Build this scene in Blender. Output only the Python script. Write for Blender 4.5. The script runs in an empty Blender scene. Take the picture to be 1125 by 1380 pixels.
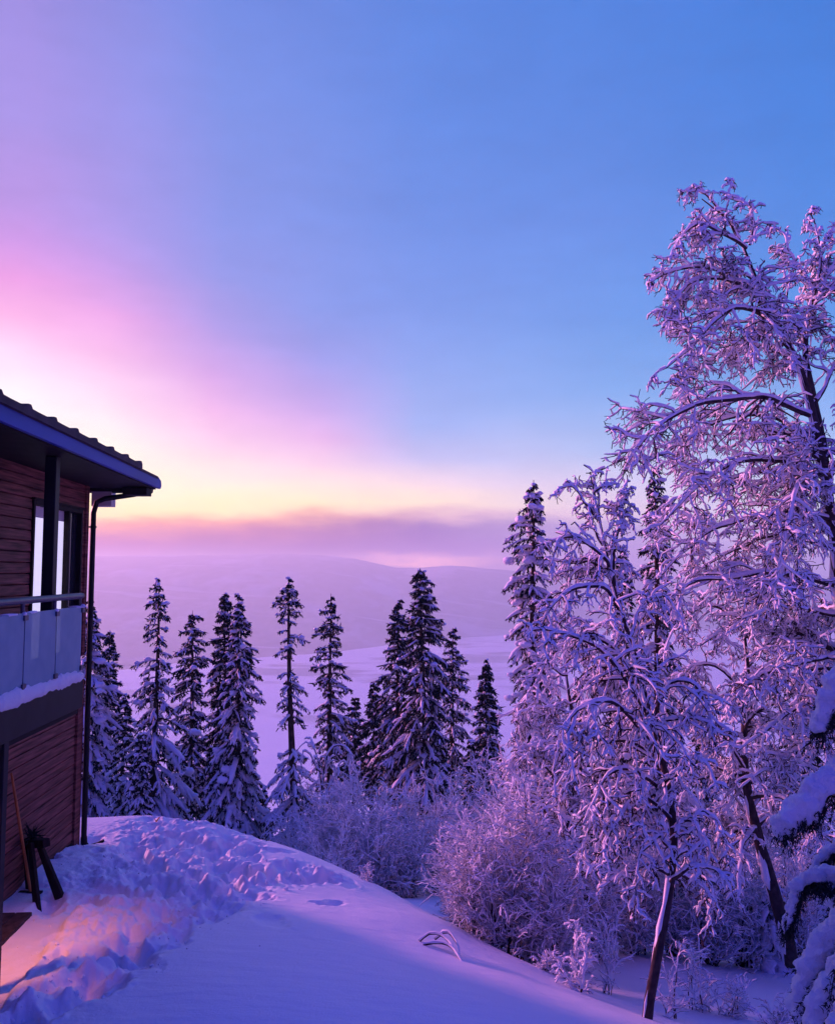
import bpy, math, random
import numpy as np
from mathutils import Vector, Matrix

random.seed(5)
rng = np.random.default_rng(11)
SC = bpy.context.scene
COL = SC.collection
UP = np.array([0.0, 0.0, 1.0])

# ------------------------------------------------------------------ camera
# the eye is the origin; Y looks out over the valley
F_PX, PITCH = 1080.0, math.radians(4.24)
cam = bpy.data.cameras.new("camera")
cam.sensor_fit = 'VERTICAL'
cam.sensor_height = 24.0
cam.lens = F_PX / 1380.0 * 24.0
cam.clip_start = 0.05
cam.clip_end = 30000.0
cam_o = bpy.data.objects.new("camera", cam)
COL.objects.link(cam_o)
cam_o.rotation_euler = (math.pi / 2 + PITCH, 0, 0)
SC.camera = cam_o


def pt(px, py, d):
    """a survey point: bearing and elevation read off the photo, d metres ahead"""
    u, v = (px - 562.5) / F_PX, (690.0 - py) / F_PX
    y = math.cos(PITCH) - v * math.sin(PITCH)
    z = math.sin(PITCH) + v * math.cos(PITCH)
    return np.array([u / y * d, d, z / y * d])


# ------------------------------------------------------------------ light
SC.view_settings.view_transform = 'Standard'
SC.view_settings.look = 'None'
SC.view_settings.exposure = 0.4
SC.view_settings.gamma = 1.0


def lin(c):
    r = []
    for x in c:
        x = x / 255.0
        r.append(x / 12.92 if x <= 0.04045 else ((x + 0.055) / 1.055) ** 2.4)
    return tuple(r) + (1.0,)


SUN_AZ, SUN_EL = math.radians(-56), math.radians(11)
world = bpy.data.worlds.new("World")
SC.world = world
world.use_nodes = True
wt = world.node_tree
wn, wl = wt.nodes, wt.links
for n in list(wn):
    wn.remove(n)


def M(op, a=None, b=None, c=None, clamp=False):
    n = wn.new('ShaderNodeMath')
    n.operation = op
    n.use_clamp = clamp
    for i, v in enumerate((a, b, c)):
        if v is None:
            continue
        if isinstance(v, (int, float)):
            n.inputs[i].default_value = v
        else:
            wl.new(v, n.inputs[i])
    return n.outputs[0]


tc = wn.new('ShaderNodeTexCoord')
sp = wn.new('ShaderNodeSeparateXYZ')
wl.new(tc.outputs['Generated'], sp.inputs[0])
X, Y, Z = sp.outputs
hyp = M('SQRT', M('ADD', M('MULTIPLY', X, X), M('MULTIPLY', Y, Y)))
tel = M('DIVIDE', Z, M('MAXIMUM', hyp, 0.001))          # tangent of the elevation
az = M('ARCTAN2', X, Y)


def wnoise(scale, sx, sy, sz, detail=4.0):
    mp = wn.new('ShaderNodeMapping')
    mp.inputs['Scale'].default_value = (sx, sy, sz)
    wl.new(tc.outputs['Generated'], mp.inputs['Vector'])
    n = wn.new('ShaderNodeTexNoise')
    n.inputs['Scale'].default_value = scale
    n.inputs['Detail'].default_value = detail
    n.inputs['Roughness'].default_value = 0.6
    wl.new(mp.outputs[0], n.inputs['Vector'])
    return M('SUBTRACT', n.outputs['Fac'], 0.5)


# ragged tops of the cloud bank low down, slow drifts higher up
low = M('SUBTRACT', 1.0, M('MULTIPLY', tel, 6.0, clamp=True), clamp=True)
tel2 = M('ADD', tel, M('MULTIPLY', wnoise(9.0, 1, 1, 4.0, 5.0), M('MULTIPLY', low, 0.055)))
tel2 = M('ADD', tel2, M('MULTIPLY', wnoise(1.6, 1, 1, 3.0, 3.0), M('MULTIPLY', M('SUBTRACT', 1.0, low), 0.10)))

SKY = {
    12: [(0, (154, 142, 224)), (150, (162, 146, 226)), (250, (180, 148, 226)), (320, (200, 149, 226)), (375, (232, 158, 226)),
         (425, (245, 178, 228)), (470, (250, 218, 244)), (525, (255, 244, 250)), (600, (255, 247, 226)),
         (650, (255, 242, 204)), (692, (255, 222, 164)), (703, (238, 160, 138)), (735, (180, 112, 146)), (765, (116, 72, 136))],
    150: [(0, (136, 142, 225)), (150, (144, 146, 227)), (300, (162, 150, 228)), (370, (192, 154, 228)), (420, (228, 164, 227)),
          (465, (242, 184, 231)), (515, (252, 214, 240)), (560, (255, 236, 238)), (620, (255, 243, 220)), (660, (255, 242, 202)),
          (690, (255, 226, 168)), (701, (238, 164, 142)), (735, (170, 108, 150)), (765, (114, 72, 138))],
    293: [(0, (112, 140, 225)), (150, (120, 145, 227)), (300, (132, 149, 229)), (370, (146, 152, 229)),
          (430, (172, 155, 228)), (490, (210, 164, 227)), (540, (238, 184, 230)), (590, (250, 210, 232)), (630, (254, 228, 222)),
          (660, (255, 236, 204)), (687, (255, 228, 178)), (699, (236, 166, 150)), (716, (186, 124, 162)),
          (740, (148, 100, 158)), (765, (112, 74, 144))],
    430: [(0, (104, 138, 225)), (150, (110, 142, 226)), (300, (122, 148, 229)), (400, (134, 153, 230)), (470, (154, 157, 231)),
          (530, (194, 166, 230)), (575, (226, 180, 229)), (615, (244, 206, 228)), (650, (253, 226, 214)), (681, (254, 226, 188)),
          (696, (226, 166, 164)), (712, (166, 116, 166)), (740, (146, 104, 166)), (765, (138, 96, 154))],
    562: [(0, (92, 135, 224)), (150, (98, 139, 226)), (300, (110, 145, 228)), (400, (122, 152, 231)),
          (480, (138, 163, 234)), (550, (158, 176, 236)), (600, (196, 192, 236)), (645, (240, 212, 226)),
          (676, (252, 222, 202)), (691, (214, 168, 190)), (707, (152, 116, 180)), (738, (150, 112, 178)),
          (765, (176, 124, 172))],
    831: [(0, (82, 131, 221)), (150, (90, 135, 223)), (300, (103, 142, 226)), (420, (112, 154, 231)),
          (520, (132, 170, 235)), (600, (172, 188, 236)), (650, (210, 198, 232)), (688, (222, 194, 220)),
          (712, (180, 152, 206)), (740, (176, 144, 200)), (765, (180, 148, 200))],
    1112: [(0, (72, 127, 218)), (150, (78, 131, 220)), (300, (88, 139, 225)), (420, (98, 150, 230)),
           (550, (146, 178, 238)), (650, (200, 200, 236)), (720, (196, 174, 216)), (765, (180, 152, 206))],
}
TMAX = 1.6
HAZE_D, HAZE_TOP, HAZE_C = 0.00044, 92.0, (0.40, 0.22, 0.55)


def sky_ramp(stops):
    r = wn.new('ShaderNodeValToRGB')
    wl.new(M('DIVIDE', tel2, TMAX, clamp=True), r.inputs[0])
    el = r.color_ramp.elements
    while len(el) > 1:
        el.remove(el[-1])
    first = True
    for t, c in sorted(stops, key=lambda s: s[0]):
        p = min(1, max(0, t / TMAX))
        if first:
            el[0].position, el[0].color, first = p, tuple(c) + (1,), False
        else:
            e = el.new(p)
            e.color = tuple(c) + (1,)
    return r.outputs[0]


cols = []
for px in sorted(SKY):
    st = []
    for py, c in SKY[px]:
        q = pt(px, py, 1.0)
        te_ = q[2] / math.hypot(q[0], q[1])
        T_ = max(0.40, math.exp(-HAZE_D * min(4800, HAZE_TOP / max(te_, 1e-4))))
        c = lin(c)[:3]
        st.append((te_, tuple(max(0.0, (a - (1 - T_) * h) / T_) for a, h in zip(c, HAZE_C))))
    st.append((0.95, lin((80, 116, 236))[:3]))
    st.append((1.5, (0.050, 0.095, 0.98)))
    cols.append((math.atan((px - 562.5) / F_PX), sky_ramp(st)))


def mix(fac, a, b):
    m = wn.new('ShaderNodeMix')
    m.data_type = 'RGBA'
    wl.new(fac, m.inputs[0])
    wl.new(a, m.inputs[6])
    wl.new(b, m.inputs[7])
    return m.outputs[2]


def ramp01(a0, a1, v):
    n = wn.new('ShaderNodeMapRange')
    n.interpolation_type = 'SMOOTHSTEP'
    n.inputs[1].default_value, n.inputs[2].default_value = a0, a1
    wl.new(v, n.inputs[0])
    return n.outputs[0]


azn = M('ADD', az, M('MULTIPLY', wnoise(2.2, 1, 1, 2.0, 3.0), 0.10))
c = cols[0][1]
for (a0, _), (a1, c1) in zip(cols[:-1], cols[1:]):
    n = wn.new('ShaderNodeMapRange')
    n.inputs[1].default_value, n.inputs[2].default_value = a0, a1
    wl.new(azn, n.inputs[0])
    c = mix(n.outputs[0], c, c1)
# away from the sunrise the sky turns to dim violet blue
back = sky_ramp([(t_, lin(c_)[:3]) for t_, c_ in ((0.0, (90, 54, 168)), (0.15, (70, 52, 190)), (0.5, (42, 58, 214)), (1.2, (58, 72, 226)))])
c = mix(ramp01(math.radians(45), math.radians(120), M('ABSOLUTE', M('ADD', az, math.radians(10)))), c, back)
# mottled thin cloud, and the gap of glow over the hill's right shoulder
mot = M('ADD', 1.0, M('ADD', M('MULTIPLY', wnoise(5.0, 1, 1, 3.5, 6.0), 0.20), M('MULTIPLY', wnoise(18.0, 1, 1, 2.5, 6.0), 0.12)))
vm = wn.new('ShaderNodeVectorMath')
vm.operation = 'SCALE'
wl.new(c, vm.inputs[0])
wl.new(mot, vm.inputs['Scale'])
c = vm.outputs[0]
gq = pt(572, 760, 1.0)
ga_ = M('DIVIDE', M('SUBTRACT', az, math.atan2(gq[0], gq[1])), 0.075)
ge_ = M('DIVIDE', M('SUBTRACT', tel2, gq[2] / math.hypot(gq[0], gq[1])), 0.0085)
gg = M('MULTIPLY', M('EXPONENT', M('MULTIPLY', M('ADD', M('MULTIPLY', ga_, ga_), M('MULTIPLY', ge_, ge_)), -1.0)), 1.0)
gc = wn.new('ShaderNodeRGB')
gc.outputs[0].default_value = (2.6, 1.15, 0.42, 1)
c = mix(gg, c, gc.outputs[0])
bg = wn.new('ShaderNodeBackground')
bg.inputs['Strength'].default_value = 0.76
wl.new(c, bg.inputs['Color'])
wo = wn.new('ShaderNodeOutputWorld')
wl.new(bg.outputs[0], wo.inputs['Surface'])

sun = bpy.data.lights.new("sun", 'SUN')
sun.energy = 5.0
sun.angle = math.radians(6)
sun.color = (1.0, 0.30, 0.56)
sun_o = bpy.data.objects.new("sun", sun)
COL.objects.link(sun_o)
sdir = Vector((math.sin(SUN_AZ) * math.cos(SUN_EL), math.cos(SUN_AZ) * math.cos(SUN_EL), math.sin(SUN_EL)))
sun_o.rotation_euler = sdir.to_track_quat('Z', 'Y').to_euler()

SC.cycles.max_bounces = 6
SC.cycles.diffuse_bounces = 3
SC.cycles.glossy_bounces = 2
SC.cycles.transmission_bounces = 4
SC.cycles.volume_bounces = 1
SC.cycles.use_denoising = True


# ------------------------------------------------------------------ materials
def nodes(name):
    m = bpy.data.materials.new(name)
    m.use_nodes = True
    return m, m.node_tree.nodes, m.node_tree.links, m.node_tree.nodes['Principled BSDF']


def mat(name, col, rough=0.7, metal=0.0, var=0.25, scale=6.0, bump=0.0, stretch=(1, 1, 1), spec=0.15):
    """one colour broken up by noise, with an optional fine bump"""
    m, n, l, b = nodes(name)
    b.inputs['Roughness'].default_value = rough
    b.inputs['Metallic'].default_value = metal
    b.inputs['Specular IOR Level'].default_value = spec
    t = n.new('ShaderNodeTexCoord')
    mp = n.new('ShaderNodeMapping')
    mp.inputs['Scale'].default_value = stretch
    l.new(t.outputs['Object'], mp.inputs[0])
    z = n.new('ShaderNodeTexNoise')
    z.inputs['Scale'].default_value = scale
    z.inputs['Detail'].default_value = 6
    l.new(mp.outputs[0], z.inputs['Vector'])
    r = n.new('ShaderNodeValToRGB')
    r.color_ramp.elements[0].position, r.color_ramp.elements[1].position = 0.3, 0.7
    r.color_ramp.elements[0].color = tuple(x * (1 - var) for x in col) + (1,)
    r.color_ramp.elements[1].color = tuple(min(1, x * (1 + var)) for x in col) + (1,)
    l.new(z.outputs['Fac'], r.inputs[0])
    l.new(r.outputs[0], b.inputs['Base Color'])
    if bump:
        bp = n.new('ShaderNodeBump')
        bp.inputs['Strength'].default_value = bump
        bp.inputs['Distance'].default_value = 0.02
        l.new(z.outputs['Fac'], bp.inputs['Height'])
        l.new(bp.outputs[0], b.inputs['Normal'])
    return m


def snow_mat(name, scale=40.0, bump=0.35, dist=0.01, col=(0.84, 0.85, 0.90)):
    m, n, l, b = nodes(name)
    b.inputs['Base Color'].default_value = col + (1,)
    b.inputs['Roughness'].default_value = 0.6
    b.inputs['Specular IOR Level'].default_value = 0.25
    t = n.new('ShaderNodeTexCoord')
    z = n.new('ShaderNodeTexNoise')
    z.inputs['Scale'].default_value = scale
    z.inputs['Detail'].default_value = 8
    z.inputs['Roughness'].default_value = 0.7
    l.new(t.outputs['Object'], z.inputs['Vector'])
    bp = n.new('ShaderNodeBump')
    bp.inputs['Strength'].default_value = bump
    bp.inputs['Distance'].default_value = dist
    l.new(z.outputs['Fac'], bp.inputs['Height'])
    l.new(bp.outputs[0], b.inputs['Normal'])
    return m


SNOW = snow_mat("snow")
SNOW_BIG = snow_mat("drift_snow", 34.0, 0.9, 0.03)
BARK = mat("birch_bark", (0.05, 0.034, 0.038), 0.85, var=0.5, scale=12, bump=0.5)
TWIG = mat("twig_bark", (0.028, 0.015, 0.02), 0.8, var=0.4, scale=8)
SBARK = mat("spruce_bark", (0.05, 0.035, 0.03), 0.9, var=0.5, scale=8, bump=0.5)
NEEDLE = mat("spruce_needles", (0.014, 0.023, 0.024), 0.7, var=0.5, scale=3)
CLAD = mat("stained_cladding", (0.17, 0.060, 0.050), 0.65, var=0.7, scale=4, bump=0.2, stretch=(1, 0.5, 8))
DARKWOOD = mat("dark_wood", (0.014, 0.009, 0.011), 0.7, var=0.4, scale=6, bump=0.2)
BLACK = mat("black_metal", (0.012, 0.012, 0.016), 0.5, var=0.3)
STEEL = mat("brushed_steel", (0.10, 0.10, 0.14), 0.4, metal=0.6, var=0.15, scale=20)
FASCIA = mat("blue_painted_board", (0.03, 0.055, 0.30), 0.5, var=0.25, scale=4, stretch=(1, 0.2, 1))
TILE = mat("roof_tile", (0.06, 0.04, 0.055), 0.7, var=0.3, scale=5)
PALE = mat("pale_painted_board", (0.50, 0.46, 0.47), 0.6, var=0.1)
BLIND = None
ORANGEWOOD = mat("bare_wood_handle", (0.42, 0.17, 0.06), 0.55, var=0.35, scale=9, stretch=(1, 1, 0.2))
MATTING = mat("dark_step_boards", (0.05, 0.035, 0.04), 0.8, var=0.5, scale=15, bump=0.4)

m, n, l, b = nodes("frosted_glass")
b.inputs['Base Color'].default_value = (0.42, 0.52, 0.60, 1)
b.inputs['Roughness'].default_value = 0.3
b.inputs['Alpha'].default_value = 0.8
b.inputs['IOR'].default_value = 1.3
FROST = m
t = n.new('ShaderNodeTexNoise')
t.inputs['Scale'].default_value = 5
t.inputs['Detail'].default_value = 8
rr = n.new('ShaderNodeValToRGB')
rr.color_ramp.elements[0].color = (0.11, 0.28, 0.38, 1)
rr.color_ramp.elements[1].color = (0.28, 0.46, 0.56, 1)
tcn = n.new('ShaderNodeTexCoord')
l.new(tcn.outputs['Object'], t.inputs['Vector'])
l.new(t.outputs['Fac'], rr.inputs[0])
l.new(rr.outputs[0], b.inputs['Base Color'])

m, n, l, b = nodes("emissive_blind")            # a pale blind, its brightness put in as emission
b.inputs['Base Color'].default_value = (0.75, 0.74, 0.78, 1)
b.inputs['Emission Color'].default_value = lin((206, 200, 222))
b.inputs['Emission Strength'].default_value = 0.75
BLIND = m
m, n, l, b = nodes("window_glass")
b.inputs['Base Color'].default_value = (0.02, 0.02, 0.03, 1)
b.inputs['Roughness'].default_value = 0.05
DARKGLASS = m
m, n, l, b = nodes("lamp_glow")
b.inputs['Emission Color'].default_value = (1.0, 0.45, 0.16, 1)
b.inputs['Emission Strength'].default_value = 6.0
GLOW = m


# ------------------------------------------------------------------ mesh helpers
def hash2(ix, iy, s):
    h = np.sin(ix * 127.1 + iy * 311.7 + s * 74.7) * 43758.5453
    return h - np.floor(h)


def vnoise(x, y, s=0):
    ix, iy = np.floor(x), np.floor(y)
    fx, fy = x - ix, y - iy
    fx = fx * fx * (3 - 2 * fx)
    fy = fy * fy * (3 - 2 * fy)
    a, b_ = hash2(ix, iy, s), hash2(ix + 1, iy, s)
    c_, d_ = hash2(ix, iy + 1, s), hash2(ix + 1, iy + 1, s)
    return (a * (1 - fx) + b_ * fx) * (1 - fy) + (c_ * (1 - fx) + d_ * fx) * fy


def fbm(x, y, o=4, s=0, ridge=False):
    t, a, f = 0, 1.0, 1.0
    tot = 0
    for k in range(o):
        v = vnoise(x * f + 13.1 * k, y * f - 7.7 * k, s + k)
        if ridge:
            v = 1 - np.abs(2 * v - 1)
        t = t + a * v
        tot += a
        a *= 0.5
        f *= 2.03
    return t / tot


def nrm(v):
    return v / np.maximum(np.linalg.norm(v, axis=-1, keepdims=True), 1e-9)


class MB:
    """collects vertices and faces, then links ONE mesh object"""

    def __init__(s):
        s.V, s.Q, s.T, s.n = [], [], [], 0

    def add(s, V, Q=None, T=None):
        V = np.asarray(V, dtype=np.float64).reshape(-1, 3)
        if Q is not None and len(Q):
            s.Q.append(np.asarray(Q).reshape(-1, 4) + s.n)
        if T is not None and len(T):
            s.T.append(np.asarray(T).reshape(-1, 3) + s.n)
        s.V.append(V)
        s.n += len(V)

    def box(s, x0, x1, y0, y1, z0, z1):
        v = [(x, y, z) for z in (z0, z1) for y in (y0, y1) for x in (x0, x1)]
        s.add(v, [(0, 2, 3, 1), (4, 5, 7, 6), (0, 1, 5, 4), (2, 6, 7, 3), (0, 4, 6, 2), (1, 3, 7, 5)])

    def prism(s, pts, axis, a0, a1):
        """extrude a polygon in the other two axes along the axis"""
        k = len(pts)
        vs = []
        for a in (a0, a1):
            for p, q in pts:
                vs.append({'x': (a, p, q), 'y': (p, a, q), 'z': (p, q, a)}[axis])
        cx = np.mean(np.array(vs[:k]), axis=0)
        cy = np.mean(np.array(vs[k:]), axis=0)
        vs += [tuple(cx), tuple(cy)]
        Q = [(i, (i + 1) % k, k + (i + 1) % k, k + i) for i in range(k)]
        T = [(2 * k, (i + 1) % k, i) for i in range(k)] + [(2 * k + 1, k + i, k + (i + 1) % k) for i in range(k)]
        s.add(vs, Q, T)

    def tubes(s, P, R, m=5, lump=0.0, cap=False):
        P = np.asarray(P, float)
        R = np.asarray(R, float)
        if P.ndim == 2:
            P, R = P[None], R[None]
        N, K, _ = P.shape
        if N == 0:
            return
        T = nrm(np.gradient(P, axis=1))
        D = P[:, -1] - P[:, 0]
        ref = np.cross(UP, D)
        bad = np.linalg.norm(ref, axis=1) < 1e-3 * np.linalg.norm(D, axis=1)
        ref[bad] = rng.normal(size=(bad.sum(), 3)) * [1, 1, 0]
        ref = nrm(ref)[:, None, :] + 0 * T
        n1 = nrm(np.cross(T, ref))
        n2 = np.cross(T, n1)
        a = np.linspace(0, 2 * np.pi, m, endpoint=False)
        rr_ = R[:, :, None]
        if lump:
            rr_ = rr_ * (1 + lump * rng.uniform(-1, 1, (N, K, m)))
        else:
            rr_ = rr_ + np.zeros((N, K, m))
        V = P[:, :, None, :] + rr_[..., None] * (np.cos(a)[:, None] * n1[:, :, None, :] + np.sin(a)[:, None] * n2[:, :, None, :])
        i = np.arange(m)
        j = (i + 1) % m
        base = np.arange(K - 1)[:, None] * m
        q = np.stack([base + i, base + j, base + m + j, base + m + i], -1).reshape(-1, 4)
        Q = (np.arange(N)[:, None, None] * K * m + q[None]).reshape(-1, 4)
        s.add(V, Q)
        if cap:
            for k in (0, K - 1):
                for nn in range(N):
                    ring = nn * K * m + k * m + i
                    s.add(P[nn, k][None], None, None)
                    ci = s.n - 1
                    s.T.append(np.stack([np.full(m, ci), ring + (s.n - 1 - N * K * m - 0 * ci) * 0 + (ci - ci) + s.capbase(N, K, m, ci), 0 * ring], -1)[:0])

    def capbase(s, *a):
        return 0

    def blobs(s, C, A, noise=0.18):
        """lumps: centres C (N,3), half axes A (N,3)"""
        C = np.asarray(C, float)
        A = np.asarray(A, float)
        N = len(C)
        if N == 0:
            return
        V = ICO_V[None] * A[:, None, :]
        V = V * (1 + noise * rng.uniform(-1, 1, (N, len(ICO_V), 1)))
        th = rng.uniform(0, 2 * np.pi, N)
        cc, ss = np.cos(th)[:, None], np.sin(th)[:, None]
        V = np.stack([V[..., 0] * cc - V[..., 1] * ss, V[..., 0] * ss + V[..., 1] * cc, V[..., 2]], -1)
        V = V + C[:, None, :]
        Tt = (np.arange(N)[:, None, None] * len(ICO_V) + ICO_T[None]).reshape(-1, 3)
        s.add(V, None, Tt)

    def cards(s, B, D, W, wid):
        """tapering leaves: base B, length vector D, width vector W"""
        V = np.stack([B - W * wid * 0.5, B + W * wid * 0.5, B + D * 0.6 + W * wid * 0.35, B + D], 1)
        N = len(B)
        q = np.arange(N)[:, None] * 4 + np.arange(4)[None]
        s.add(V, q)

    def build(s, name, material, parent=None, smooth=False):
        me = bpy.data.meshes.new(name)
        V = np.concatenate(s.V) if s.V else np.zeros((0, 3))
        me.vertices.add(len(V))
        me.vertices.foreach_set('co', V.astype(np.float32).ravel())
        Q = np.concatenate(s.Q) if s.Q else np.zeros((0, 4), int)
        T = np.concatenate(s.T) if s.T else np.zeros((0, 3), int)
        idx = np.concatenate([Q.ravel(), T.ravel()]).astype(np.int32)
        me.loops.add(len(idx))
        me.loops.foreach_set('vertex_index', idx)
        st = np.concatenate([np.arange(len(Q)) * 4, len(Q) * 4 + np.arange(len(T)) * 3]).astype(np.int32)
        me.polygons.add(len(st))
        me.polygons.foreach_set('loop_start', st)
        me.update(calc_edges=True)
        me.polygons.foreach_set('use_smooth', np.full(len(st), bool(smooth)))
        me.validate()
        me.materials.append(material)
        o = bpy.data.objects.new(name, me)
        COL.objects.link(o)
        if parent is not None:
            o.parent = parent
        return o


def _ico(sub):
    import bmesh
    bm = bmesh.new()
    bmesh.ops.create_icosphere(bm, subdivisions=sub, radius=1.0)
    v = np.array([x.co[:] for x in bm.verts])
    f = np.array([[x.index for x in fa.verts] for fa in bm.faces])
    bm.free()
    return v, f


ICO_V, ICO_T = _ico(2)


def tag(o, label=None, cat=None, group=None, kind=None):
    for k, v in (('label', label), ('category', cat), ('group', group), ('kind', kind)):
        if v:
            o[k] = v
    return o


def empty(name, loc, label, cat, group=None, rz=0.0):
    o = bpy.data.objects.new(name, None)
    o.empty_display_size = 0.2
    COL.objects.link(o)
    o.location = tuple(loc)
    o.rotation_euler = (0, 0, rz)
    return tag(o, label, cat, group)


def bevel(o, w=0.01, seg=2):
    md = o.modifiers.new("bevel", 'BEVEL')
    md.width = w
    md.segments = seg
    md.limit_method = 'ANGLE'
    return o


# ------------------------------------------------------------------ ground
CTRL = [pt(*p) for p in [
    # px, py, distance : the levelled yard and its edge
    (0, 1380, 6.5), (300, 1380, 6.4), (600, 1380, 6.5), (850, 1378, 7.3),
    (60, 1260, 8.2), (200, 1250, 8.5), (400, 1250, 8.6), (560, 1290, 8.3), (118, 1136, 11.4),
    (120, 1102, 13.6), (210, 1104, 13.8), (300, 1115, 13.0), (400, 1146, 12.2), (500, 1192, 11.2), (600, 1242, 10.2),
    (720, 1302, 9.2), (790, 1340, 8.5), (300, 1160, 11.0), (450, 1210, 10.2),
    # beyond the edge
    (540, 1210, 15.0), (600, 1195, 18.0), (450, 1230, 15.0), (680, 1290, 12.0), (750, 1320, 10.0), (820, 1300, 11.5),
    (900, 1290, 12.5), (1000, 1330, 11.0), (1060, 1380, 9.0), (960, 1385, 8.6), (1120, 1330, 12.0), (1000, 1250, 16.0),
    (300, 1185, 17.0), (180, 1180, 18.0), (60, 1150, 17.0), (800, 1230, 18.0)]]
CTRL += [np.array(p) for p in [
    (-2, 0, -3.6), (2, 0, -3.7), (-6, 5, -3.75), (-9, 10, -3.8), (-14, 5, -3.8), (-14, 14, -4.3), (6, 3, -4.6), (10, 6, -5.2),
    (0, -8, -3.4), (-14, -6, -3.4), (12, -6, -4.6), (-6, 14, -4.2), tuple(pt(0, 1214, 8.95)), tuple(pt(50, 1178, 9.9)), tuple(pt(95, 1146, 10.8)),
    (-25, 25, -9.0), (-12, 26, -9.0), (0, 26, -9.3), (12, 25, -9.2), (25, 22, -9.0), (20, 12, -7.0), (-28, 8, -5.0),
    (-20, 45, -15.5), (0, 45, -15.5), (20, 45, -15.5), (42, 30, -11.5), (-42, 30, -11.5), (0, 62, -21.5),
    (40, -10, -5), (-40, -10, -4), (0, -30, -3), (30, 55, -19), (-30, 55, -19)]]
CTRL = np.array(CTRL)


def _phi(r2):
    return r2 * np.log(np.maximum(r2, 1e-12)) * 0.5


def _fit(C, smooth=0.02):
    n_ = len(C)
    d2 = ((C[:, None, :2] - C[None, :, :2]) ** 2).sum(-1)
    A = np.zeros((n_ + 3, n_ + 3))
    A[:n_, :n_] = _phi(d2) + np.eye(n_) * smooth
    A[:n_, n_] = 1
    A[:n_, n_ + 1:] = C[:, :2]
    A[n_:, :n_] = A[:n_, n_:].T
    return np.linalg.solve(A, np.concatenate([C[:, 2], np.zeros(3)]))


TPS = _fit(CTRL)


def sstep(a, b_, x):
    t_ = np.clip((x - a) / (b_ - a), 0, 1)
    return t_ * t_ * (3 - 2 * t_)


def smooth_z(x, y):
    x = np.asarray(x, float).ravel()
    y = np.asarray(y, float).ravel()
    r = np.hypot(x, y)
    z = np.empty_like(x)
    for i in range(0, len(x), 60000):
        s_ = slice(i, i + 60000)
        d2 = (x[s_, None] - CTRL[None, :, 0]) ** 2 + (y[s_, None] - CTRL[None, :, 1]) ** 2
        z[s_] = _phi(d2) @ TPS[:len(CTRL)] + TPS[len(CTRL)] + TPS[len(CTRL) + 1] * x[s_] + TPS[len(CTRL) + 2] * y[s_]
    hill = np.where(y > 0, -0.34 * y, 0.05 * -y - 3)
    far = -200 + (hill + 200) * sstep(700, 450, r) * (hill > -220)
    far = np.maximum(np.where(y > -50, np.minimum(hill, 0), hill), -200.0)
    k = sstep(40, 66, r)
    z = z * (1 - k) + far * k
    ang = np.degrees(np.arctan2(x, y))
    up_ = sstep(-33, -42, ang) * sstep(-110, -90, ang) * sstep(24, 52, r) * sstep(260, 150, r)  # unseen rise added at far left to shade low ground from the sun
    return z + np.maximum(0, 3.7 + 1.6 * (fbm(x / 14, y / 14, 3, 7) - 0.5) - z) * up_


def on_yard(px, py):
    """where the sight line through a photo point meets the yard"""
    q = pt(px, py, 1.0)
    lo, hi = 2.0, 16.0
    for d in np.arange(3.0, 40.0, 0.05):
        if q[2] * d < smooth_z([q[0] * d], [d])[0]:
            return np.array([q[0] * d, d])
    return np.array([q[0] * 40, 40])


def seg_dist(x, y, poly):
    """distance to a polyline, and the signed side"""
    best = np.full(x.shape, 1e9)
    side = np.zeros(x.shape)
    for (ax, ay), (bx, by) in zip(poly[:-1], poly[1:]):
        dx, dy = bx - ax, by - ay
        t_ = np.clip(((x - ax) * dx + (y - ay) * dy) / (dx * dx + dy * dy), 0, 1)
        d = np.hypot(x - ax - t_ * dx, y - ay - t_ * dy)
        c_ = dx * (y - ay) - dy * (x - ax)
        up_ = d < best
        best = np.where(up_, d, best)
        side = np.where(up_, np.sign(c_), side)
    return best, side


BANK = [on_yard(*p) for p in [(-160, 1500), (0, 1352), (48, 1300), (75, 1262), (108, 1222), (150, 1204)]]
RUT = [on_yard(*p) for p in [(-100, 1440), (20, 1372), (120, 1318), (215, 1258), (300, 1212), (360, 1182), (440, 1180)]]
TRODDEN = [on_yard(*p) for p in [(178, 1222), (205, 1180), (225, 1145), (240, 1112)]]
RUT2 = [on_yard(*p) for p in [(200, 1230), (290, 1178), (350, 1168), (420, 1176)]]
prng = np.random.default_rng(3)
STEPS = []
for poly, nn, spread in ((TRODDEN, 120, 0.9), (RUT, 46, 0.22), (RUT2, 22, 0.2)):
    poly = np.array(poly)
    for _ in range(nn):
        i = prng.integers(0 if poly is not RUT else 1, len(poly) - 1)
        q = poly[i] + (poly[i + 1] - poly[i]) * prng.random() + prng.normal(0, spread, 2)
        STEPS.append((q[0], q[1], prng.uniform(0.07, 0.14), prng.uniform(0.04, 0.11), prng.uniform(0, math.pi)))


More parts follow.
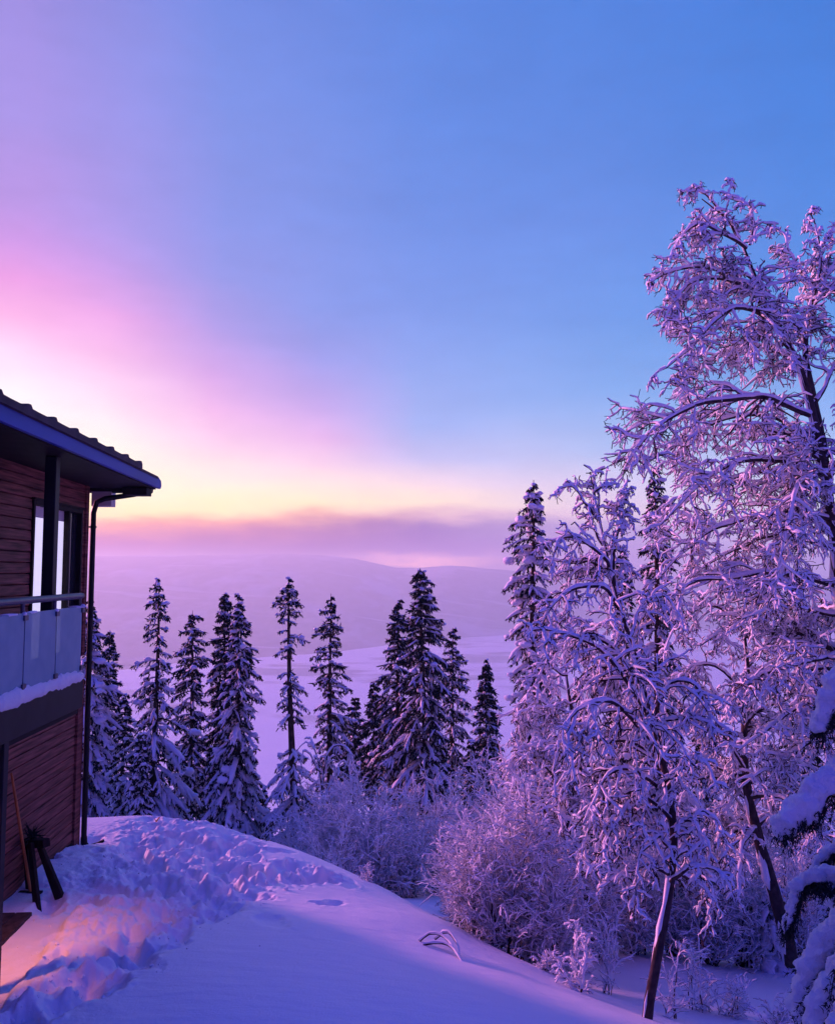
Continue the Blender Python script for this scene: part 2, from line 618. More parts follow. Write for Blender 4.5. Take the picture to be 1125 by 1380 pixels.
def ground_z(x, y):
    shp = np.shape(x)
    x = np.asarray(x, float).ravel()
    y = np.asarray(y, float).ravel()
    z = smooth_z(x, y)
    near = np.where((np.abs(x) < 14) & (y > 2) & (y < 22))[0]
    xn, yn = x[near], y[near]
    dz = 0.05 * (fbm(xn * 0.7, yn * 0.7, 3, 1) - 0.5)
    # wind-smoothed drift: faint
    dz += 0.012 * (fbm(xn * 3.1 + yn, yn * 1.6, 3, 5) - 0.5)
    # the trodden belt beside the house
    d, _ = seg_dist(xn, yn, TRODDEN)
    w = sstep(1.45, 0.4, d + 0.7 * (fbm(xn * 1.3, yn * 1.3, 3, 9) - 0.5))
    def clods(f, sd):            # rounded lumps with creased gaps
        wx = xn + 0.12 * (fbm(xn * 2, yn * 2, 2, sd + 3) - 0.5)
        wy = yn + 0.12 * (fbm(xn * 2, yn * 2, 2, sd + 5) - 0.5)
        return np.abs(2 * vnoise(wx * f * 0.94 + wy * f * 0.34, wy * f * 0.94 - wx * f * 0.34, sd) - 1) - 0.4
    big = 0.055 * clods(2.3, 20) + 0.048 * clods(4.9, 24) + 0.040 * clods(9.5, 28)
    dzt = w * (0.09 * np.tanh(big / 0.09) + 0.030 * clods(19.0, 31) + 0.02 * clods(36.0, 35))
    # shovelled path beside the wall, with a broken edge
    d, sd = seg_dist(xn, yn, BANK)
    e = d * sd + 0.14 * (fbm(xn * 3.0, yn * 3.0, 3, 40) - 0.5)
    lastv = np.array(BANK[-1])
    cut = sstep(-0.03, 0.09, e) * sstep(0.5, -0.1, yn - lastv[1] - 0.15 * (fbm(xn * 4, yn * 4, 2, 44) - .5)) * (yn < lastv[1] + 0.7)
    dz += dzt * (1 - 0.85 * cut)
    dz += -0.10 * cut + 0.035 * np.exp(-((e + 0.18) / 0.16) ** 2) * (yn < lastv[1] + 0.2) * (0.6 + 0.5 * fbm(xn * 5, yn * 5, 2, 47)) + 0.018 * np.exp(-((e + 0.3) / 0.4) ** 2) * clods(8.0, 52) + 0.014 * np.exp(-((e + 0.3) / 0.4) ** 2) * clods(18.0, 56)
    dz = np.where(cut > 0.5, dz * 0.6 - 0.035 + 0.025 * (fbm(xn * 6, yn * 6, 3, 48) - .5), dz)
    # the ploughed rut that curves over the mound
    for poly, amp, wd in ((RUT, 0.12, 0.14), (RUT2, 0.075, 0.10)):
        d, sd = seg_dist(xn, yn, poly)
        e = d * sd + 0.34 * (fbm(xn * 2.6, yn * 2.6, 3, 60) - 0.5)
        g = 0.75 * np.exp(-((e - 0.10) / wd) ** 2) * (0.45 + 0.9 * clods(7.0, 66))
        p_ = np.exp(-((e + 0.18) / wd) ** 2) * (0.45 + 0.9 * clods(6.0, 69)) - 0.5 * np.exp(-(e / 0.35) ** 2) * clods(12.0, 73) * 0.6 - np.exp(-(e / 0.4) ** 2) * clods(26.0, 76) * 0.16
        ends = 1 - sstep(-0.3, 0.5, (xn - poly[-1][0]))
        dz += amp * (g - 0.75 * p_) * ends
    for fx, fy, fr, fd, fa in STEPS:
        q = np.where((np.abs(xn - fx) < 0.45) & (np.abs(yn - fy) < 0.45))[0]
        if len(q) == 0:
            continue
        a_, b_ = xn[q] - fx, yn[q] - fy
        u_ = (a_ * math.cos(fa) + b_ * math.sin(fa)) / 1.9
        v_ = -a_ * math.sin(fa) + b_ * math.cos(fa)
        rr_ = np.hypot(u_, v_) / fr * (0.6 + 0.8 * fbm(xn[q] * 9 + fx, yn[q] * 9, 3, 88))
        dz[q] += -fd * np.exp(-rr_ ** 3) + 0.2 * fd * np.exp(-((rr_ - 1.35) / 0.35) ** 2) * fbm(xn[q] * 14, yn[q] * 14, 2, 89)
    z[near] += dz
    return z.reshape(shp)


def gz(x, y):
    return float(smooth_z([x], [y])[0])


azs = np.concatenate([np.linspace(-180, -44, 40)[:-1], np.linspace(-44, 44, 900), np.linspace(44, 180, 40)[1:-1]])
rs = np.concatenate([[0.3, 1, 2, 3, 4, 5], np.linspace(5.5, 16, 520), 16 * 1.022 ** np.arange(1, 300)])
rs = rs[rs < 4700]
A_, R_ = np.meshgrid(np.radians(azs), rs)
gx, gy = np.sin(A_) * R_, np.cos(A_) * R_
gzv = ground_z(gx, gy)
# low banks and islands of the valley floor
gzv = gzv + np.where(R_ > 700, 5 * (fbm(gx / 420, gy / 260, 4, 80) - 0.5), 0)
nr, na = gx.shape
ii, jj = np.meshgrid(np.arange(nr - 1), np.arange(na), indexing='ij')
jn = (jj + 1) % na
Qg = np.stack([ii * na + jj, (ii + 1) * na + jj, (ii + 1) * na + jn, ii * na + jn], -1).reshape(-1, 4)
mb = MB()
mb.add(np.stack([gx, gy, gzv], -1), Qg)
GROUND_M = snow_mat("ground_snow", 38.0, 0.5, 0.02)
n, l = GROUND_M.node_tree.nodes, GROUND_M.node_tree.links
b = n['Principled BSDF']
t = n.new('ShaderNodeTexCoord')
mp = n.new('ShaderNodeMapping')
mp.inputs['Scale'].default_value = (2.2, 7.0, 4.0)
mp.inputs['Rotation'].default_value = (0, 0, 0.5)
l.new(t.outputs['Object'], mp.inputs[0])
z = n.new('ShaderNodeTexNoise')
z.inputs['Scale'].default_value = 1.0
z.inputs['Detail'].default_value = 5
l.new(mp.outputs[0], z.inputs['Vector'])
bq = n.new('ShaderNodeBump')
bq.inputs['Strength'].default_value = 0.45
bq.inputs['Distance'].default_value = 0.05
l.new(z.outputs['Fac'], bq.inputs['Height'])
l.new(bq.outputs[0], [q_ for q_ in n if q_.type == 'BUMP' and q_ != bq][0].inputs['Normal'])
t = n.new('ShaderNodeTexCoord')
mp = n.new('ShaderNodeMapping')
mp.inputs['Scale'].default_value = (0.0022, 0.0042, 0)
l.new(t.outputs['Object'], mp.inputs[0])
z = n.new('ShaderNodeTexNoise')
z.inputs['Scale'].default_value = 1.0
z.inputs['Detail'].default_value = 7
z.inputs['Roughness'].default_value = 0.62
l.new(mp.outputs[0], z.inputs['Vector'])
r = n.new('ShaderNodeValToRGB')
r.color_ramp.elements[0].position, r.color_ramp.elements[1].position = 0.52, 0.60
l.new(z.outputs['Fac'], r.inputs[0])
s_ = n.new('ShaderNodeSeparateXYZ')
l.new(t.outputs['Object'], s_.inputs[0])
fr = n.new('ShaderNodeMapRange')            # woods only on the far valley floor
fr.inputs[1].default_value, fr.inputs[2].default_value = 900, 1200
l.new(s_.outputs['Y'], fr.inputs[0])
mu = n.new('ShaderNodeMath')
mu.operation = 'MULTIPLY'
l.new(r.outputs[0], mu.inputs[0])
l.new(fr.outputs[0], mu.inputs[1])
mx = n.new('ShaderNodeMix')
mx.data_type = 'RGBA'
mx.inputs[6].default_value = (0.84, 0.85, 0.90, 1)
mx.inputs[7].default_value = (0.30, 0.28, 0.36, 1)
l.new(mu.outputs[0], mx.inputs[0])
l.new(mx.outputs[2], b.inputs['Base Color'])
tag(mb.build("ground", GROUND_M, smooth=True), "snow covered yard falling away to the wide white valley floor", "ground", kind='structure')

# ------------------------------------------------------------------ far hills
RIDGE = [(-400, 752), (100, 750), (300, 747), (380, 745), (430, 747), (480, 752), (535, 765), (570, 764), (610, 761), (690, 769), (800, 776), (1000, 782), (1500, 790)]
haz = np.linspace(-42, 42, 420)
hr = np.linspace(0, 1, 130)
HA, HT = np.meshgrid(np.radians(haz), hr)
pxs = 562.5 + F_PX * np.tan(HA)
base_d = np.interp(pxs, [-400, 100, 450, 700, 1125, 1600], [1250, 1380, 1900, 2500, 2800, 2900])
HD = base_d + HT * (4300 - base_d) * 0.92
hx, hy = np.tan(HA) * HD, HD
ridge_z = (770 - np.interp(pxs, [p[0] for p in RIDGE], [p[1] for p in RIDGE])) / F_PX * 3600
prof = sstep(0, 0.86, HT) * (1 - 0.5 * sstep(0.88, 1.0, HT))
hz = -203 + (ridge_z + 203) * prof
hz += 46 * (fbm(hx / 700, hy / 700, 5, 90) - 0.5) * np.clip(HT * 4, 0, 1) * (1 - 0.75 * sstep(0.5, 0.85, HT))
hz += 7 * (fbm(hx / 60, hy / 60, 3, 97) - 0.5) * sstep(0.1, 0.3, HT)
mb = MB()
nr, na = hx.shape
ii, jj = np.meshgrid(np.arange(nr - 1), np.arange(na - 1), indexing='ij')
mb.add(np.stack([hx, hy, hz], -1), np.stack([ii * na + jj, ii * na + jj + 1, (ii + 1) * na + jj + 1, (ii + 1) * na + jj], -1).reshape(-1, 4))
m, n, l, b = nodes("hill_woods")
b.inputs['Roughness'].default_value = 0.9
t = n.new('ShaderNodeTexCoord')


def hn(scale, detail, lo_, hi_, rot=0.0):
    mp_ = n.new('ShaderNodeMapping')
    mp_.inputs['Scale'].default_value = scale
    mp_.inputs['Rotation'].default_value = (0, 0, rot)
    l.new(t.outputs['Object'], mp_.inputs[0])
    z_ = n.new('ShaderNodeTexNoise')
    z_.inputs['Scale'].default_value = 1
    z_.inputs['Detail'].default_value = detail
    z_.inputs['Roughness'].default_value = 0.65
    l.new(mp_.outputs[0], z_.inputs['Vector'])
    r_ = n.new('ShaderNodeMapRange')
    r_.inputs[1].default_value, r_.inputs[2].default_value = lo_, hi_
    l.new(z_.outputs['Fac'], r_.inputs[0])
    return r_.outputs[0]


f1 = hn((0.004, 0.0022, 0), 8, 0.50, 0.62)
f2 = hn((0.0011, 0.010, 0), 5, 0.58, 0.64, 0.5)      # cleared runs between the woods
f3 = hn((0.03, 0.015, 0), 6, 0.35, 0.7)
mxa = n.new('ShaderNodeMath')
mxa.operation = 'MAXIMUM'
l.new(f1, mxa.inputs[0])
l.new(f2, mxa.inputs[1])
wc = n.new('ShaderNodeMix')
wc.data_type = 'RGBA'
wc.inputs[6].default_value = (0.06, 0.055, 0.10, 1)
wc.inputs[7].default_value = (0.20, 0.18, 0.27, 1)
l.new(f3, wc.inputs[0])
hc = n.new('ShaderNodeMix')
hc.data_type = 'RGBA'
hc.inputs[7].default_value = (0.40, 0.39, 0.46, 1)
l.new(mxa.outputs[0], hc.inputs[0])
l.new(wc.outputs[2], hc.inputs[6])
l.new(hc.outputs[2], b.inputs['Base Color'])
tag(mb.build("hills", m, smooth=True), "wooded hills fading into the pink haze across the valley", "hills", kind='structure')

# ------------------------------------------------------------------ house
WALL_A = math.atan2(500 - 562.5, F_PX)          # bearing of the long wall
HC = pt(102, 1140, 11.4)
HROT = -WALL_A
house = empty("house", (HC[0], HC[1], 0), "dark red timber house with a balcony, at the yard's edge", "house", rz=HROT)
ca, sa = math.cos(HROT), math.sin(HROT)


def hloc(p):
    dx, dy = p[0] - HC[0], p[1] - HC[1]
    return np.array([dx * ca + dy * sa, -dx * sa + dy * ca, p[2]])


def hworld(x, y, z):
    return np.array([HC[0] + x * ca - y * sa, HC[1] + x * sa + y * ca, z])


def on_house(px, py, x):
    """point of the sight line that lies in the house plane x = const"""
    q = pt(px, py, 1.0)
    o = hloc((0, 0, 0))
    e = hloc(q) - o
    t_ = (x - o[0]) / e[0]
    return o + e * t_


LEN, DEP = -9.0, -7.5           # the wall runs back towards the camera, the house away to the left
SLAB_T, SLAB_B, SOFFIT = -1.18, -1.50, 1.24
BX = 0.88                       # balcony projection
win_l, win_r = on_house(42, 740, 0)[1], on_house(105, 740, 0)[1]
win_t, win_b = on_house(44, 680, 0)[2], SLAB_T + 0.06


def boards(mb_, y0, y1, z0, z1, pitch=0.128, x=0.0):
    zz = z0
    k = 0
    while zz < z1 - 0.01:
        zt = min(z1, zz + pitch)
        mb_.prism([(x - 0.03, zz), (x - 0.022, zz + 0.010), (x + 0.018, zz + 0.011), (x + 0.022, zz + 0.018), (x + 0.014, zt - 0.004), (x - 0.004, zt), (x - 0.03, zt)], 'y', y0, y1)
        zz = zt
        k += 1


mb = MB()
boards(mb, LEN, win_l - 0.05, SLAB_T, SOFFIT)
boards(mb, win_r + 0.05, -0.09, SLAB_T, SOFFIT)
boards(mb, win_l - 0.05, win_r + 0.05, win_t + 0.06, SOFFIT)
mb.build("upper_wall", CLAD, house)
mb = MB()
boards(mb, LEN, -0.20, -4.3, SLAB_B - 0.02)
mb.build("lower_wall", CLAD, house)
mb = MB()
mb.box(DEP, -0.04, LEN, -0.02, -4.4, 1.22)
mb.box(-0.14, -0.01, -0.0195, 0.012, -3.9, 1.22)
mb.build("wall_core", DARKWOOD, house)
mb = MB()
mb.box(-0.06, 0.045, -0.085, 0.02, SLAB_T, SOFFIT)
mb.box(-0.06, 0.05, -0.195, 0.02, -3.78, SLAB_B - 0.02)
bevel(mb.build("corner_board", CLAD, house), 0.006)
mb = MB()                                       # dark plinth under the boards
mb.box(-0.02, 0.03, LEN, -0.21, -4.3, -3.68)
mb.build("plinth", DARKWOOD, house)

# roof: low pitched, tile verge above a blue board
ro = empty("roof", (0, 0, 0), None, None)
ro.parent = house
R0 = on_house(0, 567, 0.92)
R1 = on_house(216, 659, 0.92)
sl = (R1[2] - R0[2]) / (R1[1] - R0[1])


def rz(y):
    return R1[2] + (y - R1[1]) * sl


YE = R1[1]
mb = MB()
p0, p1 = LEN - 0.6, YE
mb.prism([(p0, rz(p0)), (p1, rz(p1)), (p1 + 0.05, rz(p1) + 0.05), (p1 + 0.02, rz(p1) + 0.12), (p1 - 0.16, rz(p1) + 0.17), (p0, rz(p0) + 0.20)], 'x', 0.88, 0.93)
bevel(mb.build("barge_board", FASCIA, ro), 0.006)
mb = MB()
mb.prism([(p0, rz(p0) - 0.015), (p1 - 0.06, rz(p1) - 0.015), (p1 - 0.10, rz(p1) + 0.06), (p0, rz(p0) + 0.06)], 'x', DEP - 0.6, 0.875)
mb.build("soffit", DARKWOOD, ro)
mb = MB()
mb.prism([(p0, rz(p0) + 0.15), (p1 - 0.2, rz(p1) + 0.13), (p1 - 0.2, rz(p1) + 0.165), (p0, rz(p0) + 0.19)], 'x', DEP - 0.7, 0.94)
mb.build("roof_sheet", TILE, ro)
mb = MB()
yy = on_house(187, 620, 0.92)[1]
while yy > p0 + 0.2:
    zt = rz(yy) + 0.19
    mb.prism([(yy + 0.05, zt - 0.05), (yy + 0.045, zt + 0.02), (yy + 0.0, zt + 0.062), (yy - 0.07, zt + 0.058), (yy - 0.12, zt + 0.02), (yy - 0.57, zt + 0.035), (yy - 0.57, zt - 0.04)], 'x', 0.55, 0.965)
    yy -= 0.59
bevel(mb.build("verge_tile", TILE, ro), 0.006)
g0 = on_house(178, 662, 0.62)
mb = MB()
ga = np.linspace(-math.pi, 0, 9)
gp = [(math.cos(a) * 0.065, math.sin(a) * 0.075) for a in ga] + [(0.055, 0.0), (-0.055, 0.0)]
mb.prism([(p1 - 0.13 + a, rz(p1) - 0.005 + z_) for a, z_ in gp], 'x', DEP - 0.5, 0.84)
mb.build("gutter", BLACK, ro)
mb = MB()
mb.box(0.50, 0.84, p1 - 0.42, p1 - 0.16, rz(p1) - 0.13, rz(p1) - 0.02)
bevel(mb.build("eave_beam", DARKWOOD, ro), 0.006)
mb = MB()
e0 = on_house(118, 655, 0.0)
mb.box(-0.02, 0.27, 0.27, 0.47, on_house(130, 681, 0.1)[2], on_house(130, 651, 0.1)[2])
bevel(mb.build("eave_box", PALE, ro), 0.008)

# downpipe: from the gutter down the corner
dp = [(0.62, p1 - 0.14, rz(p1) - 0.06), (0.60, p1 - 0.17, rz(p1) - 0.10), (0.22, 0.12, on_house(135, 671, 0.2)[2]),
      (0.13, 0.06, on_house(124, 676, 0.1)[2]), (0.095, 0.045, on_house(121, 690, 0.1)[2]), (0.095, 0.045, 0.0), (0.095, 0.045, -1.5), (0.095, 0.045, -3.0),
      (0.095, 0.045, -3.70)]
mb = MB()
mb.tubes(np.array(dp), np.full(len(dp), 0.038), 12)
pipe = mb.build("downpipe", BLACK, house, True)
mb = MB()
mb.tubes(np.array([(0.095, 0.045, -3.68), (0.10, 0.045, -3.78), (0.16, 0.05, -3.84), (0.30, 0.06, -3.80), (0.36, 0.06, -3.74)]), np.array([0.045, 0.05, 0.05, 0.045, 0.02]), 10)
mb.build("pipe_shoe", BLACK, pipe, True)
for zz in (0.62, -1.3, -2.9):
    mb = MB()
    mb.tubes(np.array([(0.095, 0.045, zz), (0.095, 0.045, zz + 0.03)]), np.full(2, 0.048), 12)
    mb.box(0.03, 0.09, 0.02, 0.05, zz + 0.005, zz + 0.025)
    mb.build("pipe_clip", BLACK, pipe)

# balcony door with blinds
dr = empty("balcony_door", (0, 0, 0), None, None)
dr.parent = house
mb = MB()
wl_, wr_ = win_l - 0.05, win_r + 0.05
mb.box(-0.05, 0.045, wl_, wl_ + 0.05, win_b, win_t + 0.06)
mb.box(-0.05, 0.045, wr_ - 0.05, wr_, win_b, win_t + 0.06)
mb.box(-0.05, 0.047, wl_ + 0.05, wr_ - 0.05, win_t, win_t + 0.06)
mb.box(-0.05, 0.047, wl_ + 0.05, wr_ - 0.05, win_b, win_b + 0.06)
mm = on_house(89.5, 740, 0)[1]
mb.box(-0.05, 0.04, mm - 0.03, mm + 0.03, win_b + 0.06, win_t)
bevel(mb.build("frame", DARKWOOD, dr), 0.004)
mb = MB()
mb.box(-0.018, 0.062, wl_ - 0.02, wr_ + 0.02, win_t + 0.062, win_t + 0.085)
mb.build("drip_cap", DARKWOOD, dr)
mb = MB()
mb.box(-0.037, -0.030, win_l, mm - 0.03, win_b + 0.06, win_t - 0.14)
mb.build("blind", BLIND, dr)
mb = MB()
mb.box(-0.036, -0.029, win_l, mm - 0.03, win_t - 0.139, win_t)
mb.build("blind_box", PALE, dr)
mb = MB()
mb.box(-0.034, -0.026, mm + 0.03, win_r, win_b + 0.06, win_t)
mb.build("pane", DARKGLASS, dr)

# balcony
ba = empty("balcony", (0, 0, 0), None, None)
ba.parent = house
BE = on_house(113, 906, BX)[1]
mb = MB()
mb.box(0.022, BX, LEN, BE, SLAB_B, SLAB_T - 0.002)
bevel(mb.build("slab", BLACK, ba), 0.006)
mb = MB()
mb.box(0.03, 0.84, LEN, BE - 0.04, SLAB_B - 0.06, SLAB_B - 0.003)
mb.build("slab_beam", DARKWOOD, ba)
RX = BX - 0.04
HRZ = on_house(108, 803, RX)[2]
mb = MB()
ye = on_house(110, 803, RX)[1]
hy_ = np.linspace(LEN, ye, 12)
mb.tubes(np.stack([np.full(12, RX), hy_, np.full(12, HRZ)], -1), np.full(12, 0.034), 14)
mb.tubes(np.array([(RX, ye - 0.002, HRZ), (RX, ye + 0.012, HRZ), (RX, ye + 0.02, HRZ)]), np.array([0.036, 0.034, 0.001]), 14)
mb.build("handrail", STEEL, ba, True)
posts = [on_house(px, 850, RX)[1] for px in (73, 30)]
step = posts[0] - posts[1]
ys = [ye - 0.02] + posts + [posts[1] - step * k for k in range(1, 7)]
ys = [y for y in ys if y > LEN]
for k, y in enumerate(ys):
    mb = MB()
    r_ = 0.02 if k else 0.012
    mb.tubes(np.array([(RX, y, SLAB_T - 0.0), (RX, y, HRZ - 0.02)]), np.full(2, r_), 10)
    mb.box(RX - 0.035, RX + 0.035, y - 0.04, y + 0.04, SLAB_T, SLAB_T + 0.02)
    for zz in (HRZ - 0.16, SLAB_T + 0.12):
        mb.box(RX - 0.012, RX + 0.042, y - 0.038, y + 0.038, zz - 0.024, zz + 0.024)
    mb.build("baluster", STEEL, ba)
for k in range(len(ys) - 1):
    mb = MB()
    mb.box(RX + 0.014, RX + 0.024, ys[k + 1] + 0.014, ys[k] - 0.014, SLAB_T + 0.07, HRZ - 0.115)
    mb.build("glass_panel", FROST, ba)


def drift(name, parent, pts, rad, sq=(1, 1, 1), vox=0.02, material=None, top=True):
    """lumpy snow: many overlapping lumps fused into one skin"""
    mb_ = MB()
    mb_.blobs(np.array(pts), np.array(rad)[:, None] * np.array(sq)[None] if np.ndim(rad) == 1 else np.array(rad), 0.10)
    o = mb_.build(name, material or SNOW_BIG, parent, True)
    md = o.modifiers.new("fuse", 'REMESH')
    md.mode = 'VOXEL'
    md.voxel_size = vox
    md.use_smooth_shade = True
    sm = o.modifiers.new("soften", 'SMOOTH')
    sm.factor = 0.5
    sm.iterations = 6
    return o


pts, rad = [], []
for y in np.arange(LEN, BE, 0.05):
    for x in (RX + 0.0, RX - 0.10, RX - 0.2, RX - 0.34):
        h = 0.05 + 0.06 * float(vnoise(np.array(y * 1.7), np.array(x * 3.0), 4)) + random.uniform(-0.008, 0.012)
        pts.append((x + random.uniform(-.01, .01), y, SLAB_T + h * 0.35))
        rad.append((0.075, 0.06, h))
drift("balcony_snow", ba, pts, np.array(rad), vox=0.022)
# little caps on the rail fittings
q = [(RX + 0.02, y + random.uniform(-.02, .02), HRZ - 0.12 + random.uniform(-.01, .01)) for y in ys]
qs = [(c_, [0.025, 0.035, 0.02]) for c_ in q]
qs += [((RX + 0.02, ys[k] - abs(ys[k] - ys[k + 1]) * random.uniform(.2, .8), HRZ - 0.115), [0.015, 0.09, 0.014]) for k in range(len(ys) - 1)]
for c_, ax_ in qs:
    mb = MB()
    mb.blobs([c_], [ax_])
    mb.build("snow_cap", SNOW, ba, True)

# posts that carry the roof and the balcony
py_ = on_house(68, 720, 0.62)[1]
for (yy, z0, z1) in ((py_, SLAB_T, rz(py_) - 0.02),):
    mb = MB()
    mb.box(0.56, 0.68, yy - 0.05, yy + 0.07, z0, z1)
    bevel(mb.build("roof_post", BLACK, house), 0.008)
y2 = on_house(1, 1080, 0.80)[1]
mb = MB()
mb.box(0.75, 0.86, y2 - 0.10, y2 + 0.0, -4.2, SLAB_B - 0.003)
bevel(mb.build("balcony_post", BLACK, house), 0.008)
mb = MB()
b0 = on_house(3, 996, 0.80)
mb.prism([(b0[1], b0[2] - 0.04), (b0[1], b0[2] + 0.03), (b0[1] + 0.38, b0[2] - 0.01), (b0[1] + 0.42, b0[2] - 0.035), (b0[1] + 0.30, b0[2] - 0.05)], 'x', 0.70, 0.78)
mb.build("bracket", DARKWOOD, house)

# round lamp under the balcony, just past the left edge of the view; its warm pool lies on the path
ly = on_house(0, 1100, 0.55)[1] - 0.75
mb = MB()
zl = SLAB_B - 0.06
mb.tubes(np.array([(0.55, ly, zl), (0.55, ly, zl - 0.05), (0.55, ly, zl - 0.051)]), np.array([0.09, 0.09, 0.07]), 16)
lampo = mb.build("balcony_lamp", BLACK, house)
mb = MB()
mb.blobs([(0.55, ly, zl - 0.06)], [(0.07, 0.07, 0.045)], 0)
mb.build("lamp_globe", GLOW, lampo, True)
ld = bpy.data.lights.new("lamp_light", 'SPOT')
ld.energy = 130.0
ld.color = (1.0, 0.26, 0.12)
ld.shadow_soft_size = 0.06
ld.spot_size = math.radians(64)
ld.spot_blend = 1.0
lo = bpy.data.objects.new("lamp_light", ld)
COL.objects.link(lo)
lo.parent = house
lo.location = (0.55, ly, zl - 0.12)
tg_ = on_yard(45, 1280)
av = Vector(hloc(np.array([tg_[0], tg_[1], gz(*tg_)])) - np.array(lo.location))
lo.rotation_euler = av.to_track_quat('-Z', 'Y').to_euler()

# ------------------------------------------------------------------ things by the wall
# long bare handle leaning on the boards
def yard3(px, py):
    q_ = on_yard(px, py)
    return np.array([q_[0], q_[1], float(ground_z(q_[0:1], q_[1:2])[0])])


p0_ = yard3(42, 1194)
p1_ = hworld(*on_house(16, 1042, 0.06))
br = empty("broom", p0_, "bare orange wooden broom handle leaning on the lower wall", "broom")
mb = MB()
tt = np.linspace(0, 1, 6)[:, None]
mb.tubes((p1_ - p0_) * tt, np.array([0.016, 0.017, 0.017, 0.017, 0.016, 0.012]), 8)
mb.build("handle", ORANGEWOOD, br, True)
mb = MB()
hd = nrm(p1_ - p0_)
mb.box(-0.13, 0.13, -0.025, 0.025, -0.05, 0.015)
mb.box(-0.12, 0.12, -0.02, 0.02, -0.14, -0.05)
mb.build("head", DARKWOOD, br)

# dark two legged trestle standing in the path
c0, c1 = yard3(83, 1196), yard3(52, 1207)
ctop = pt(52, 1134, (c0[1] + c1[1]) / 2 + 0.12)
cback = pt(36, 1139, (c0[1] + c1[1]) / 2 + 0.35)
tr = empty("trestle", (ctop[0], ctop[1], c0[2]), "dark splayed trestle standing against the lower wall beside the broom", "trestle")
org = np.array(tr.location)


def plank(a, b_, w0, w1, th):
    a, b_ = np.array(a), np.array(b_)
    d_ = nrm(b_ - a)
    s1 = nrm(np.cross(d_, np.array([0.3, 1.0, 0.0])))
    s2 = np.cross(d_, s1)
    V = []
    for p, w in ((a, w0), (b_, w1)):
        for i_, j_ in ((-1, -1), (1, -1), (1, 1), (-1, 1)):
            V.append(p + s1 * i_ * w / 2 + s2 * j_ * th / 2)
    return V, [(0, 1, 2, 3), (7, 6, 5, 4), (0, 4, 5, 1), (1, 5, 6, 2), (2, 6, 7, 3), (3, 7, 4, 0)]


for a, b_, w0, w1 in ((ctop, c0, 0.06, 0.12), (ctop + [-0.06, -0.05, 0], c1, 0.05, 0.08), (cback, c1 + [-0.25, 0.35, 0.0], 0.07, 0.08), (cback, c0 + [-0.45, 0.35, 0.02], 0.07, 0.08)):
    mb = MB()
    mb.add(*plank(a - org, b_ - org - [0, 0, 0.05], w0, w1, 0.05))
    bevel(mb.build("leg", DARKWOOD, tr), 0.008)
mb = MB()
mb.add(*plank(cback - org + [-0.1, 0.05, 0], ctop - org + [0.12, -0.05, 0.0], 0.09, 0.09, 0.09))
bevel(mb.build("crossbar", DARKWOOD, tr), 0.01)

# spiky dark sprig stuck above it
q0 = hworld(*on_house(36, 1128, 0.05))
sg = MB()
k = 70
dr_ = nrm(rng.normal(size=(k, 3)) * [0.8, 0.8, 0.9] + [0.35, -0.1, 0.4])
sg.cards(np.zeros((k, 3)) + rng.normal(0, 0.02, (k, 3)), dr_ * rng.uniform(0.10, 0.22, (k, 1)), nrm(np.cross(dr_, rng.normal(size=(k, 3)))), 0.02)
so = sg.build("evergreen_sprig", NEEDLE)
so.location = q0 + np.array([0.06, 0, 0])
tag(so, "small dark evergreen sprig fixed on the wall boards above the trestle", "sprig")

# low dark step at the foot of the wall
s0 = yard3(44, 1224)
s0[2] += 0.01
stp = empty("doorstep", (s0[0], s0[1], s0[2]), "low dark plank step at the bottom left corner by the path", "step", rz=HROT)
for k in range(5):
    mb = MB()
    mb.box(-0.86 + k * 0.174, -0.86 + k * 0.174 + 0.165, -1.6, 0.0, -0.02, 0.03)
    bevel(mb.build("plank", MATTING, stp), 0.006)
mb = MB()
for q_ in (-0.12, -1.5):
    mb = MB()
    mb.box(-0.84, -0.03, q_, q_ + 0.06, -0.12, -0.022)
    mb.build("bearer", DARKWOOD, stp)

# ------------------------------------------------------------------ spruces
def interp_prof(prof, py):
    return np.interp(py, [p[0] for p in prof], [p[1] for p in prof])


